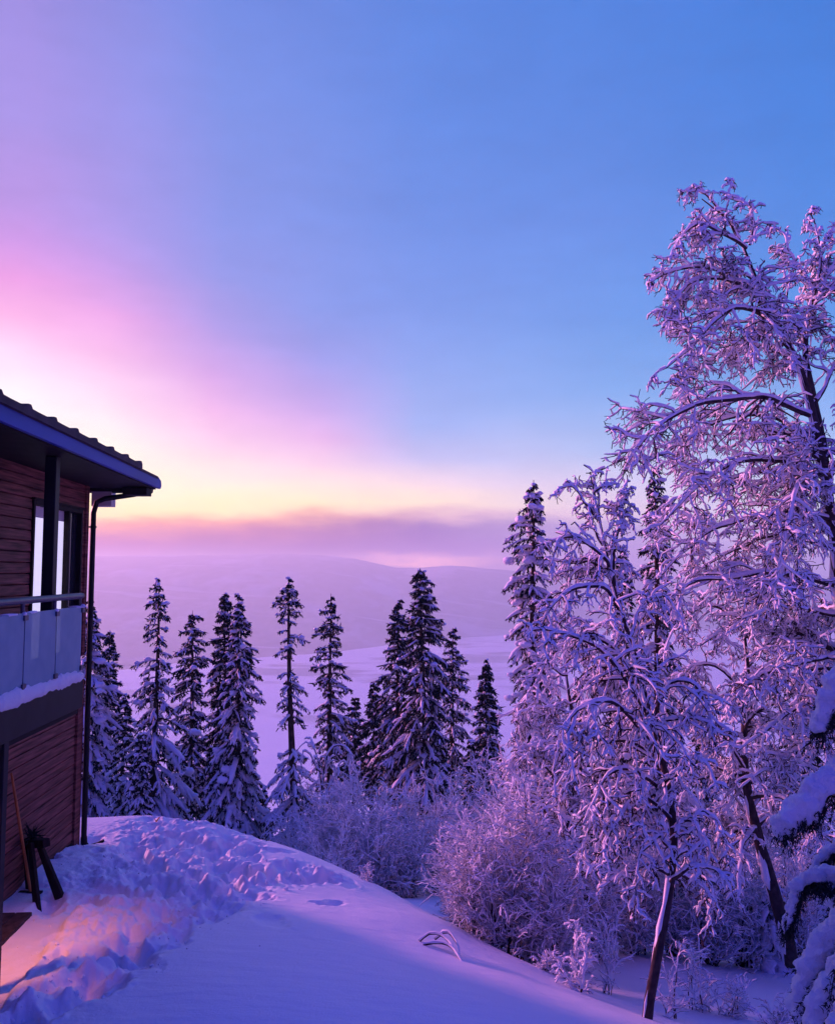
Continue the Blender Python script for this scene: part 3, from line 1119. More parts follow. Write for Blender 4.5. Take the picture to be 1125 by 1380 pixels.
def spruce(label, px, top, prof, d, group, seed, whorl=8.0, snow=1.0, keep=1.0, gaps=(), per=5, lean=0.0, trunk_r=None, needle=1.0, droop=1.0, fat=1.0, kfrac=1.0):
    """prof: (photo row, half width in photo px) pairs giving the outline of this very tree"""
    global rng
    rng = np.random.default_rng(seed)
    k = d / F_PX
    lean = lean or rng.normal(0, 0.012)
    T0 = pt(px, top, d)
    X0, Y0 = T0[0], T0[1]
    zb = gz(X0, Y0) - 0.1
    H = T0[2] - zb
    root = empty("spruce_tree", (X0, Y0, zb), label, "spruce", group)
    tr_ = trunk_r or (0.022 * H * 0.55 + 0.02)
    mb = MB()
    tz = np.linspace(0, 1, 14)
    wob = np.stack([0.03 * np.sin(tz * 5 + seed) + lean * (1 - tz) * H, 0.03 * np.cos(tz * 4 + seed), tz * H], -1)
    wob[-1, 2] += 0.05
    mb.tubes(wob, tr_ * (1 - tz) ** 0.8 + 0.006, 8)
    mb.build("trunk", SBARK, root, True)
    lastpy = prof[-1][0]
    rows = []
    py = top + whorl * 0.5
    while py < lastpy + 10:
        if not any(g0 <= py <= g1 for g0, g1 in gaps) or rng.random() < 0.12:
            rows.append(py)
        py += whorl * rng.uniform(0.7, 1.3) * (0.75 if py < top + 50 else 1.0)
    BP, BL, BA, BH = [], [], [], []
    for py in rows:
        h = pt(px, py, d)[2] - zb
        if h < 0.05:
            continue
        hw = interp_prof(prof, py) * k
        a0_ = rng.uniform(0, 2 * np.pi)
        for j in range(per):
            if rng.random() > keep:
                continue
            BL.append(max(0.05, hw * rng.uniform(0.55, 1.2) * 1.08))
            BA.append(a0_ + j * 2 * np.pi / per + rng.normal(0, 0.25))
            BL[-1] *= 1 + 0.28 * math.cos(BA[-1] - seed - 2.5 * h / max(H, 1) * 3)
            BH.append(h + rng.normal(0, 0.07))
    if not BL:
        return root
    BL, BA, BH = map(np.array, (BL, BA, BH))
    N = len(BL)
    fr_ = 1 - BH / H
    K = 6
    s_ = np.linspace(0, 1, K)
    dirx = np.stack([np.cos(BA), np.sin(BA), 0 * BA], -1)
    rise = (0.30 - 0.75 * fr_) * 0.8
    drp = (0.30 + 0.45 * fr_) * droop * rng.uniform(0.6, 1.4, N)
    P = np.zeros((N, K, 3))
    P[:, :, :] = dirx[:, None, :] * (BL[:, None] * s_)[:, :, None] * np.sqrt(np.maximum(0.2, 1 - (0.35 * drp[:, None, None]) ** 2))
    P[:, :, 2] = BH[:, None] + BL[:, None] * (rise[:, None] * s_ - drp[:, None] * s_ ** 2 * 0.9 + 0.10 * s_ ** 4)
    tx = np.interp(BH / H, tz, wob[:, 0])
    ty = np.interp(BH / H, tz, wob[:, 1])
    P[:, :, 0] += tx[:, None]
    P[:, :, 1] += ty[:, None]
    nd = MB()
    sn = MB()
    bk = MB()
    bk.tubes(P, (0.012 + 0.012 * BL[:, None]) * (1 - 0.8 * s_)[None], 4)
    # side shoots
    ns = np.clip((BL / 0.13).astype(int), 2, 8)
    SP, SD, SL = [], [], []
    for i in range(N):
        m_ = ns[i] * 2
        ts = rng.uniform(0.22, 0.97, m_)
        pos = np.stack([np.interp(ts, s_, P[i, :, c_]) for c_ in range(3)], -1)
        side = np.where(np.arange(m_) % 2 == 0, 1, -1)
        ang = BA[i] + side * rng.uniform(0.5, 1.1, m_)
        L_ = BL[i] * (0.42 * (1.15 - ts)) * rng.uniform(0.6, 1.2, m_) + 0.06
        SP.append(pos)
        SD.append(np.stack([np.cos(ang), np.sin(ang), -rng.uniform(0.15, 0.75, m_) * droop - 0.3 * fr_[i]], -1))
        SL.append(L_)
    SP, SD, SL = np.concatenate(SP), nrm(np.concatenate(SD)), np.concatenate(SL)
    M_ = len(SP)
    s4 = np.linspace(0, 1, 4)
    Q_ = SP[:, None, :] + SD[:, None, :] * (SL[:, None] * s4)[:, :, None]
    Q_[:, :, 2] -= 0.25 * SL[:, None] * s4 ** 2
    # needles: rows of tufts hanging along branch and shoots
    def tufts(PP, per_, ln, wd):
        n_, kk, _ = PP.shape
        ll = np.clip(np.linalg.norm(PP[:, -1] - PP[:, 0], axis=1) / 0.35, 0.45, 1)[:, None, None]
        ti = rng.uniform(0.05, 1.0, (n_, per_)) * (kk - 1)
        i0 = np.minimum(ti.astype(int), kk - 2)
        f_ = (ti - i0)[..., None]
        ar = np.arange(n_)[:, None]
        B_ = PP[ar, i0] * (1 - f_) + PP[ar, i0 + 1] * f_
        tg = nrm(PP[ar, i0 + 1] - PP[ar, i0])
        D_ = nrm(tg * rng.uniform(0.2, 1.0, (n_, per_, 1)) + rng.normal(0, 0.55, (n_, per_, 3)) + np.array([0, 0, -0.55]))
        D_ = (D_ * rng.uniform(0.5, 1.3, (n_, per_, 1)) * ln * ll).reshape(-1, 3)
        W_ = nrm(np.cross(D_, rng.normal(size=D_.shape)))
        nd.cards(B_.reshape(-1, 3), D_, W_, wd)
    sc_ = np.clip(k / 0.022, 0.6, 1.3)
    tufts(P, int(22 * needle), 0.16 * sc_, 0.045 * sc_)
    tufts(Q_, int(13 * needle), 0.15 * sc_, 0.042 * sc_)
    # snow lies along the top of them
    sel = rng.random(N) < 0.95 * snow
    w = (0.018 + 0.026 * np.minimum(BL, 1.2)[:, None]) * (0.55 + 1.0 * fr_[:, None]) * fat * np.array([0.35, 0.8, 1.0, 1.05, 0.95, 0.3])[None] * rng.uniform(0.6, 1.25, (N, 1))
    PS = P[sel] + np.array([0, 0, 1.0]) * (w[sel] * 0.55)[..., None]
    sn.tubes(PS, w[sel], 6, 0.35)
    sel = rng.random(M_) < (0.28 + 0.45 * np.repeat(fr_, ns * 2)) * snow
    w = (0.016 + 0.042 * np.minimum(SL, 0.5)[:, None]) * (0.55 + 1.0 * np.repeat(fr_, ns * 2)[:, None]) * fat * np.array([0.6, 1.0, 0.95, 0.25])[None] * rng.uniform(0.6, 1.3, (M_, 1))
    sn.tubes(Q_[sel] + np.array([0, 0, 1.0]) * (w[sel] * 0.5)[..., None], w[sel], 5, 0.35)
    # clods
    nb = int(N * 0.6 * snow)
    bi = rng.integers(0, N, nb)
    tt_ = rng.integers(2, K, nb)
    sz = (0.035 + 0.05 * np.minimum(BL[bi], 1.3)) * fat * rng.uniform(0.6, 1.3, nb)
    sn.blobs(P[bi, tt_] + np.stack([rng.normal(0, .03, nb), rng.normal(0, .03, nb), sz * 0.5], -1), sz[:, None] * np.array([1.2, 1.0, 0.7])[None], 0.2)
    bk.build("branches", SBARK, root)
    nd.build("needles", NEEDLE, root)
    sn.build("snow", SNOW, root, True)
    return root


GS = "snowy spruces standing on the slope beyond the yard"
spruce("broad snow-laden spruce right behind the downpipe", 124, 812, [(812, 3), (850, 14), (900, 30), (960, 38), (1100, 46)], 19.0, GS, 101, snow=1.0, fat=1.5, droop=1.3)
spruce("slim dark spruce second from the house corner", 148, 852, [(852, 2), (890, 12), (950, 15), (1100, 22)], 22.0, GS, 102)
spruce("small short spruce low between the house corner spruces and the tall sparse one", 168, 938, [(938, 2), (970, 14), (1010, 18), (1100, 30)], 21.0, GS, 103, fat=1.2)
spruce("tall spruce with a thin see-through top and a wide snowy skirt, left of centre", 213, 782, [(782, 2), (810, 13), (850, 22), (900, 27), (940, 24), (960, 38), (1000, 46), (1060, 56), (1125, 62)], 19.5, GS, 104, whorl=9, keep=0.72, needle=0.65, snow=0.9, fat=1.15, droop=1.2)
spruce("dark medium spruce right of the tall sparse-topped spruce", 260, 825, [(825, 2), (860, 16), (900, 25), (950, 22), (1000, 30), (1120, 40)], 23.0, GS, 105, keep=0.85, needle=0.8, snow=0.85)
spruce("dark narrow spruce, left one of a close pair", 304, 800, [(800, 2), (830, 12), (880, 20), (940, 20), (1000, 26), (1120, 36)], 23.5, GS, 106, snow=0.7)
spruce("snowy broad-based spruce, right one of a close pair", 324, 808, [(808, 2), (840, 11), (890, 22), (940, 26), (1000, 32), (1060, 42), (1130, 48)], 19.0, GS, 107, snow=1.0, fat=1.2, droop=1.35)
spruce("ragged spruce with a bare stretch of trunk in mid height", 389, 780, [(780, 2), (795, 13), (830, 20), (880, 18), (930, 22), (960, 24), (972, 30), (1000, 22), (1060, 34), (1150, 42)], 18.5, GS, 108, whorl=9, keep=0.75, needle=0.65, gaps=((842, 858), (882, 900), (938, 948), (968, 1002)), per=5, trunk_r=0.11)
spruce("open see-through spruce with straight visible trunk above the small drooping birch", 445, 802, [(802, 2), (830, 12), (880, 22), (940, 24), (1000, 25), (1060, 26)], 24.0, GS, 109, whorl=10, keep=0.78, needle=0.65, snow=0.9)
spruce("little dark spruce tip left of the central pair of spruces", 478, 942, [(942, 2), (970, 12), (1010, 20), (1060, 28)], 28.0, GS, 110)
spruce("small narrow spruce right beside the little dark tip", 503, 920, [(920, 2), (950, 11), (1000, 16), (1060, 22)], 27.0, GS, 111)
spruce("left, shorter spruce of the central pair", 537, 811, [(811, 3), (840, 14), (900, 22), (960, 24), (1060, 30)], 24.0, GS, 112, snow=0.85)
spruce("tallest dark spruce at the centre with wide drooping skirt", 567, 768, [(768, 3), (785, 12), (830, 22), (900, 32), (960, 34), (1010, 42), (1065, 60)], 22.0, GS, 113, whorl=7.5, snow=0.8, droop=1.2)
spruce("slender light spruce just right of the tallest central spruce", 611, 848, [(848, 2), (880, 11), (930, 22), (980, 18), (1060, 22)], 25.0, GS, 114, whorl=9, keep=0.8, needle=0.65)
spruce("compact dark pointed spruce standing alone against the pale valley", 655, 893, [(893, 2), (930, 13), (980, 20), (1030, 24), (1080, 28)], 24.0, GS, 115, whorl=7, snow=0.75)
spruce("tall heavily snow-laden spruce left of the drooping birch", 717, 650, [(650, 3), (675, 13), (710, 24), (760, 30), (830, 28), (900, 30), (980, 36), (1080, 44), (1150, 46)], 15.0, GS, 116, whorl=11, snow=1.0, fat=1.5, droop=1.5, needle=1.2)
spruce("dark snow-hung spruce behind the tall birch, only its top showing", 880, 632, [(632, 3), (680, 20), (740, 28), (800, 32), (900, 36), (1150, 48)], 15.5, GS, 117, whorl=11, fat=1.3, droop=1.5)
spruce("small snow-buried spruce under the leaning dark birch trunk", 1032, 1170, [(1170, 3), (1200, 22), (1260, 34), (1300, 38)], 12.6, GS, 118, whorl=11, fat=1.9, droop=1.6)
spruce("dark spruce deep behind the pink bushes", 838, 742, [(742, 3), (800, 18), (900, 30), (1000, 36), (1200, 44)], 16.5, GS, 119, whorl=11, fat=1.3, droop=1.4)

spruce("dark spruce in the wood's shade right of the thin birch trunk", 945, 985, [(985, 3), (1020, 18), (1080, 30), (1150, 40), (1250, 46)], 17.0, GS, 120, whorl=11, snow=0.5, fat=1.2, droop=1.4)
spruce("dark spruce in the shade behind the near snowy spruce", 1080, 905, [(905, 3), (950, 20), (1020, 34), (1150, 46), (1250, 50)], 17.5, GS, 121, whorl=11, snow=0.5, fat=1.2, droop=1.4)
spruce("low dark spruce in shade left of the thin birch trunk", 800, 1040, [(1040, 3), (1080, 20), (1150, 34), (1230, 42)], 16.0, GS, 122, whorl=11, snow=0.5, fat=1.2, droop=1.4)

for k_, (px_, top_, d_, hw_, lb_) in enumerate([
        (191, 990, 18.0, 20, "low young spruce tucked against the skirt of the tall sparse-topped spruce"),
        (284, 1010, 21.0, 24, "low dark spruce filling the gap left of the close pair"),
        (356, 1062, 20.5, 22, "low young spruce between the close pair and the ragged spruce"),
        (424, 1072, 23.0, 24, "low dark spruce between the ragged spruce and the open see-through one"),
        (590, 986, 22.5, 24, "low dark spruce at the foot of the slender light spruce"),
        (634, 1000, 23.5, 22, "low dark spruce just left of the compact pointed spruce")]):
    spruce(lb_, px_, top_, [(top_, 2), (top_ + 30, hw_ * 0.45), (top_ + 70, hw_ * 0.8), (1150, hw_ * 1.1)], d_, GS, 130 + k_, snow=0.85, fat=1.1, droop=1.3)


# ------------------------------------------------------------------ birches and bushes
def grow(P, R, n_, tr, ang, lenf, droop, K, jit=0.12, rscale=0.6, flat=0.0, taper=0.75, lmin=0.05, lref=None):
    """children on every parent branch"""
    N, KP, _ = P.shape
    Lp = np.linalg.norm(np.diff(P, axis=1), axis=2).sum(1)
    t_ = np.sort(rng.uniform(tr[0], tr[1], (N, n_)), axis=1)
    x = t_ * (KP - 1)
    i0 = np.minimum(x.astype(int), KP - 2)
    f_ = (x - i0)[..., None]
    ar = np.arange(N)[:, None]
    B = P[ar, i0] * (1 - f_) + P[ar, i0 + 1] * f_
    Tn = nrm(P[ar, i0 + 1] - P[ar, i0])
    Rb = R[ar, i0] * (1 - f_[..., 0]) + R[ar, i0 + 1] * f_[..., 0]
    pr = rng.normal(size=Tn.shape)
    pr[..., 2] *= (1 - flat)
    pr = nrm(pr - (pr * Tn).sum(-1, keepdims=True) * Tn)
    a = np.radians(rng.uniform(ang[0], ang[1], (N, n_)))[..., None]
    D = np.cos(a) * Tn + np.sin(a) * pr
    L = np.maximum(lmin, Lp[:, None] * rng.uniform(lenf[0], lenf[1], (N, n_)) * (1.15 - 0.7 * t_))
    B, D, L, Rb = B.reshape(-1, 3), D.reshape(-1, 3), L.ravel(), Rb.ravel()
    if lref:
        kp = rng.random(len(L)) < np.repeat(np.clip(Lp / lref, 0.2, 1), n_)
        B, D, L, Rb = B[kp], D[kp], L[kp], Rb[kp]
    C = np.zeros((len(B), K, 3))
    C[:, 0] = B
    dcur = D
    for k_ in range(1, K):
        dcur = nrm(dcur + np.array([0, 0, -droop / (K - 1)]) + rng.normal(0, jit, dcur.shape))
        C[:, k_] = C[:, k_ - 1] + dcur * (L / (K - 1))[:, None]
    r0 = Rb * rscale
    RC = r0[:, None] * (1 - taper * np.linspace(0, 1, K))[None]
    return C, RC


def snow_on(mb_, P, R, thick, cover=1.0, m_=5, lump=0.3, vert=0.55):
    """a ragged roll of snow along the upper side"""
    if len(P) == 0:
        return
    sel = rng.random(len(P)) < cover
    P, R = P[sel], R[sel]
    if len(P) == 0:
        return
    T = nrm(np.gradient(P, axis=1))
    hor = np.sqrt(np.maximum(0, 1 - T[..., 2] ** 2))
    w = thick * (vert + (1 - vert) * hor) * rng.uniform(0.5, 1.4, R.shape) + R * 0.5
    w[:, -1] *= 0.35
    w[:, -2] *= 0.8
    up = UP - T * T[..., 2:3]
    off = up * (w * 0.8 + R * 0.35)[..., None]
    mb_.tubes(P + off, w, m_, lump)


def resample(poly, K):
    poly = np.asarray(poly, float)
    # Catmull-Rom, evenly spaced
    q = np.concatenate([[2 * poly[0] - poly[1]], poly, [2 * poly[-1] - poly[-2]]])
    out = []
    for i in range(1, len(q) - 2):
        for t_ in np.linspace(0, 1, 12, endpoint=False):
            a, b_, c_, d_ = q[i - 1], q[i], q[i + 1], q[i + 2]
            out.append(0.5 * (2 * b_ + (c_ - a) * t_ + (2 * a - 5 * b_ + 4 * c_ - d_) * t_ ** 2 + (3 * b_ - a - 3 * c_ + d_) * t_ ** 3))
    out.append(poly[-1])
    out = np.array(out)
    s_ = np.concatenate([[0], np.cumsum(np.linalg.norm(np.diff(out, axis=0), axis=1))])
    u = np.linspace(0, s_[-1], K)
    return np.stack([np.interp(u, s_, out[:, c_]) for c_ in range(3)], -1)


def birch(label, group, seed, trunks, limbs, r_trunk, auto=12, auto_len=(0.12, 0.3), auto_tr=(0.25, 0.97), n1=8, n2=7, n3=4, droop=0.9, thick=0.02, cover=0.95, up=(35, 80), trunk_snow=0.35, wob=0.018):
    """trunks and limbs: polylines of (photo px, photo row, metres ahead)"""
    global rng
    rng = np.random.default_rng(seed)
    tp = [resample([pt(*q) for q in tk], 26) for tk in trunks]
    base = tp[0][0].copy()
    base[2] -= 0.15
    root = empty("birch_tree", base, label, "birch", group)
    bk, br_, tw, sn = MB(), MB(), MB(), MB()
    P0 = np.array(tp)
    P0[0, 0, 2] -= 0.15
    R0 = np.stack([np.linspace(r_trunk * (1 if i == 0 else 0.55), 0.007, 26) for i in range(len(tp))])
    bk.tubes(P0 - base, R0, 9, 0.06)
    Ls, Lr = [], []
    for lb in limbs:
        P = resample([pt(*q) for q in lb], 10)
        L = np.linalg.norm(np.diff(P, axis=0), axis=1).sum()
        Ls.append(P)
        Lr.append((0.012 + 0.007 * L) * np.linspace(1, 0.32, 10))
    if auto:
        P, R = grow(P0, R0, auto, auto_tr, up, auto_len, droop * 0.9, 10, 0.10, 0.55)
        Ls += list(P)
        Lr += [np.maximum(x_, 0.006) for x_ in R]
    P1, R1_ = np.array(Ls), np.array(Lr)
    R1_ = np.clip(R1_, 0.006, 0.05)
    P1[:, 1:] += np.cumsum(rng.normal(0, wob, (len(P1), 9, 3)), axis=1)
    R1_ = np.stack([np.interp(np.linspace(0, 9, 22), np.arange(10), r_) for r_ in R1_])
    P1 = np.stack([resample(p_, 22) for p_ in P1])
    br_.tubes(P1 - base, R1_, 6, 0.08)
    P2, R2 = grow(P1, R1_, n1, (0.1, 1.0), (25, 85), (0.18, 0.42), droop, 7, 0.26, 0.6, lref=1.5)
    R2 = np.clip(R2, 0.006, 0.014)
    br_.tubes(P2 - base, R2, 4)
    P3, R3 = grow(P2, R2, n2, (0.1, 1.0), (30, 85), (0.30, 0.62), droop * 0.9, 5, 0.34, 0.7, lref=0.5)
    R3 = np.clip(R3, 0.0055, 0.009)
    tw.tubes(P3 - base, R3, 4)
    P4, R4 = grow(P3, R3, n3, (0.15, 1.0), (30, 85), (0.35, 0.7), droop * 0.8, 4, 0.34, 0.8, lmin=0.08, lref=0.26)
    R4 = np.clip(R4, 0.0042, 0.007)
    tw.tubes(P4 - base, R4, 3)
    # snow
    snow_on(sn, P0[:, 6:] - base, R0[:, 6:] * trunk_snow, thick * 1.2, 1.0, 7, 0.4, 0.3)
    Pr = np.repeat(P0[:, :-1], 1, 0) - base
    for kk_ in range(2):          # rime blown on to the weather side
        Rr = R0[:, :-1] * np.clip(rng.normal(0.28, 0.32, R0[:, :-1].shape), 0.02, 0.8) + np.where(R0[:, :-1] < 0.03, 0.007, 0.0)
        sn.tubes(Pr + np.array([-0.75, -0.35 + 0.8 * kk_, 0]) * R0[:, :-1, None] * 0.9, Rr, 6, 0.4)
    snow_on(sn, P1 - base, R1_, thick * 1.15, 1.0, 7, 0.35, 0.45)
    snow_on(sn, P2 - base, R2, thick * 1.15, cover, 6, 0.3)
    snow_on(sn, P3 - base, R3, thick * 0.92, cover * 0.78, 5, 0.32)
    snow_on(sn, P4 - base, R4, thick * 0.72, cover * 0.52, 5, 0.32)
    bk.build("trunk", BARK, root, True)
    br_.build("branches", BARK, root, True)
    tw.build("twigs", TWIG, root)
    sn.build("snow", SNOW, root, True)
    return root


GB = "snow-covered birches on the right"
birch("tall birch at the right edge, thick with snow, its top bent to the left", GB, 201,
      [[(1180, 1330, 10.6), (1160, 1100, 10.6), (1140, 880, 10.5), (1118, 690, 10.4), (1100, 580, 10.4), (1076, 490, 10.4), (1040, 425, 10.4), (1018, 375, 10.4), (1000, 330, 10.4), (975, 290, 10.4), (945, 268, 10.4)],
       [(1118, 690, 10.4), (1104, 580, 10.5), (1085, 480, 10.6), (1090, 420, 10.6), (1105, 360, 10.6), (1100, 310, 10.6), (1092, 288, 10.6)]],
      [
          [(1005, 335, 10.4), (975, 318, 10.3), (940, 300, 10.2), (918, 318, 10.2), (908, 345, 10.1)],
          [(995, 322, 10.4), (965, 280, 10.4), (940, 262, 10.4), (912, 268, 10.4)],
          [(1010, 330, 10.4), (1018, 300, 10.4), (1005, 270, 10.4), (985, 262, 10.4)],
          [(1022, 380, 10.4), (985, 360, 10.5), (955, 350, 10.6)],
          [(1020, 400, 10.4), (985, 365, 10.3), (940, 360, 10.2), (905, 368, 10.2), (885, 380, 10.1)],
          [(1040, 430, 10.4), (1000, 385, 10.2), (950, 372, 10.1), (920, 400, 10.0), (905, 425, 9.9)],
          [(1056, 455, 10.4), (1015, 420, 10.0), (970, 430, 9.8), (930, 470, 9.7), (895, 500, 9.6)],
          [(1070, 485, 10.4), (1030, 470, 10.8), (975, 470, 11.0), (930, 500, 11.0), (892, 515, 11.0)],
          [(1090, 560, 10.4), (1040, 540, 10.2), (1000, 540, 10.0), (950, 545, 9.8), (900, 568, 9.6), (862, 592, 9.5), (838, 632, 9.4)],
          [(1100, 600, 10.4), (1050, 560, 10.9), (990, 555, 11.2), (930, 590, 11.3), (880, 620, 11.4)],
          [(1108, 640, 10.4), (1060, 620, 10.0), (1000, 620, 9.7), (940, 650, 9.5), (900, 690, 9.4)],
          [(1112, 660, 10.4), (1070, 640, 10.8), (1010, 640, 11.1), (950, 660, 11.3), (905, 700, 11.4)],
          [(1118, 700, 10.4), (1060, 690, 10.2), (1000, 700, 10.0), (940, 730, 9.9), (890, 780, 9.8)],
          [(1122, 740, 10.4), (1060, 720, 10.7), (990, 740, 11.0), (930, 780, 11.1)],
          [(1120, 640, 10.2), (1085, 650, 9.6), (1070, 700, 9.3), (1060, 770, 9.2), (1050, 830, 9.2)],
          [(1128, 790, 10.4), (1060, 775, 10.1), (1000, 782, 9.9), (945, 790, 9.8), (905, 830, 9.7)],
          [(1130, 830, 10.4), (1060, 820, 10.6), (1000, 840, 10.8), (950, 870, 10.9)],
          [(1138, 880, 10.4), (1090, 890, 10.0), (1040, 905, 9.8), (1000, 925, 9.7), (965, 965, 9.6)],
          [(1140, 900, 10.4), (1080, 910, 10.6), (1020, 930, 10.8), (960, 950, 10.9)],
          [(1142, 950, 10.5), (1090, 945, 10.2), (1040, 970, 10.0), (990, 1010, 9.9)],
          [(1145, 1000, 10.5), (1100, 1000, 10.7), (1040, 1030, 10.8), (990, 1060, 10.9)],
          [(1086, 470, 10.6), (1110, 400, 10.5), (1130, 360, 10.5), (1150, 330, 10.5)],
          [(1095, 400, 10.6), (1070, 350, 10.6), (1062, 318, 10.6), (1048, 312, 10.6)],
          [(1100, 350, 10.6), (1118, 320, 10.6), (1128, 300, 10.6)],
          [(1100, 540, 10.5), (1140, 480, 10.6), (1190, 450, 10.6), (1220, 480, 10.6)],
          [(1110, 620, 10.4), (1160, 570, 10.4), (1210, 560, 10.3), (1250, 600, 10.3)],
          [(1120, 720, 10.4), (1180, 660, 10.4), (1230, 660, 10.3), (1270, 700, 10.3)],
          [(1130, 800, 10.4), (1180, 760, 10.2), (1240, 770, 10.0), (1280, 810, 10.0)],
          [(1045, 435, 10.4), (1060, 400, 10.5), (1050, 370, 10.5)],
          [(1062, 470, 10.4), (1046, 430, 10.0), (1060, 395, 9.9)],
      ], 0.13, auto=22, auto_len=(0.08, 0.17), auto_tr=(0.35, 1.0), n1=24, n2=8, n3=4, droop=0.82, thick=0.0146)
birch("drooping birch with a thin leaning trunk rising from the bottom edge", GB, 202,
      [[(868, 1384, 7.9), (885, 1290, 8.0), (903, 1190, 8.1), (907, 1110, 8.2), (893, 1030, 8.3), (872, 950, 8.4), (848, 860, 8.5), (826, 790, 8.5), (814, 730, 8.5), (803, 680, 8.5), (795, 636, 8.5)],
       [(826, 790, 8.5), (826, 745, 8.5), (836, 700, 8.6), (842, 662, 8.6)]],
      [
          [(806, 700, 8.5), (790, 672, 8.4), (772, 658, 8.4), (757, 660, 8.4)],
          [(812, 735, 8.5), (800, 710, 8.5), (780, 695, 8.5)],
          [(808, 705, 8.5), (801, 668, 8.5), (795, 640, 8.5), (784, 630, 8.5)],
          [(834, 705, 8.6), (842, 668, 8.6), (850, 652, 8.6)],
          [(800, 672, 8.5), (812, 650, 8.4), (826, 648, 8.4)],
          [(838, 700, 8.6), (845, 680, 8.6), (858, 690, 8.6)],
          [(820, 765, 8.5), (800, 732, 8.3), (772, 724, 8.2), (752, 735, 8.1), (742, 765, 8.1)],
          [(832, 800, 8.5), (805, 765, 8.7), (775, 755, 8.9), (755, 790, 9.0), (748, 830, 9.0)],
          [(845, 850, 8.5), (810, 800, 8.3), (770, 800, 8.1), (735, 830, 8.0), (715, 880, 8.0)],
          [(880, 975, 8.4), (840, 925, 8.1), (800, 885, 8.0), (750, 860, 7.9), (712, 855, 7.8), (698, 858, 7.8)],
          [(862, 920, 8.4), (820, 870, 8.6), (780, 860, 8.7), (740, 890, 8.8), (720, 940, 8.8)],
          [(888, 1010, 8.3), (840, 960, 8.0), (790, 945, 7.8), (750, 980, 7.7), (735, 1040, 7.7)],
          [(895, 1040, 8.3), (850, 1000, 8.4), (800, 1000, 8.5), (765, 1040, 8.5), (750, 1090, 8.5)],
          [(880, 970, 8.4), (900, 930, 8.3), (930, 920, 8.2), (955, 950, 8.2), (960, 1000, 8.1)],
          [(900, 1060, 8.2), (930, 1010, 8.0), (960, 1010, 7.9), (985, 1050, 7.8)],
          [(902, 1080, 8.2), (860, 1040, 8.0), (820, 1050, 7.9), (790, 1110, 7.9)],
          [(848, 860, 8.5), (870, 820, 8.7), (895, 815, 8.8), (915, 850, 8.8)],
          [(905, 1120, 8.2), (880, 1080, 8.5), (850, 1090, 8.6), (830, 1140, 8.6)],
          [(906, 1130, 8.2), (935, 1090, 8.3), (960, 1110, 8.3), (970, 1150, 8.3)],
          [(904, 1105, 8.2), (872, 1075, 8.0), (842, 1105, 7.9), (825, 1190, 7.9)],
          [(905, 1125, 8.2), (932, 1100, 8.0), (952, 1140, 7.9), (962, 1215, 7.9)],
          [(900, 1075, 8.2), (850, 1060, 8.3), (800, 1090, 8.4), (775, 1170, 8.4)],
          [(905, 1140, 8.2), (885, 1120, 7.9), (868, 1150, 7.8), (860, 1220, 7.8)],
          [(904, 1160, 8.1), (920, 1140, 8.4), (938, 1170, 8.5), (940, 1240, 8.5)],
      ], 0.052, auto=18, auto_len=(0.10, 0.2), auto_tr=(0.22, 1.0), n1=20, n2=8, n3=4, droop=1.15, thick=0.0106)
birch("dark-stemmed birch leaning left behind the near snowy spruce", GB, 203,
      [[(1066, 1285, 11.6), (1045, 1210, 11.6), (1022, 1130, 11.6), (1006, 1060, 11.6), (1002, 990, 11.6), (1008, 920, 11.6), (1000, 840, 11.6), (985, 780, 11.6)]],
      [
          [(1004, 1040, 11.6), (970, 985, 11.4), (930, 975, 11.2), (895, 1010, 11.1)],
          [(1004, 1000, 11.6), (1040, 960, 11.5), (1080, 965, 11.4), (1110, 1010, 11.3)],
          [(1006, 940, 11.6), (970, 900, 11.7), (930, 905, 11.8), (900, 950, 11.8)],
          [(1006, 900, 11.6), (1045, 860, 11.6), (1085, 870, 11.6), (1105, 920, 11.6)],
          [(1000, 850, 11.6), (960, 820, 11.3), (925, 840, 11.2), (900, 890, 11.1)],
          [(1012, 1090, 11.6), (1050, 1050, 11.7), (1090, 1060, 11.8), (1110, 1110, 11.8)],
          [(1010, 1080, 11.6), (970, 1050, 11.9), (930, 1060, 12.0), (905, 1110, 12.0)],
      ], 0.10, auto=24, auto_len=(0.15, 0.32), n1=20, n2=8, n3=4, droop=1.0, thick=0.0145)
birch("pink-lit birch with hidden stem behind the drooping one", GB, 204,
      [[(752, 1262, 11.4), (758, 1180, 11.4), (768, 1080, 11.4), (772, 980, 11.4), (762, 900, 11.4), (770, 830, 11.4)]],
      [
          [(768, 1080, 11.4), (730, 1020, 11.2), (700, 1015, 11.0), (675, 1050, 10.9)],
          [(770, 1010, 11.4), (735, 950, 11.5), (705, 950, 11.6), (690, 1000, 11.6)],
          [(768, 950, 11.4), (800, 900, 11.3), (835, 910, 11.2), (855, 960, 11.2)],
          [(765, 1100, 11.4), (800, 1040, 11.2), (840, 1040, 11.0), (865, 1090, 11.0)],
          [(762, 1140, 11.4), (720, 1090, 11.1), (690, 1090, 10.9), (665, 1130, 10.8)],
          [(764, 910, 11.4), (735, 890, 11.2), (712, 910, 11.0)],
      ], 0.07, auto=24, auto_len=(0.15, 0.32), n1=20, n2=8, n3=4, droop=1.1, thick=0.0135)
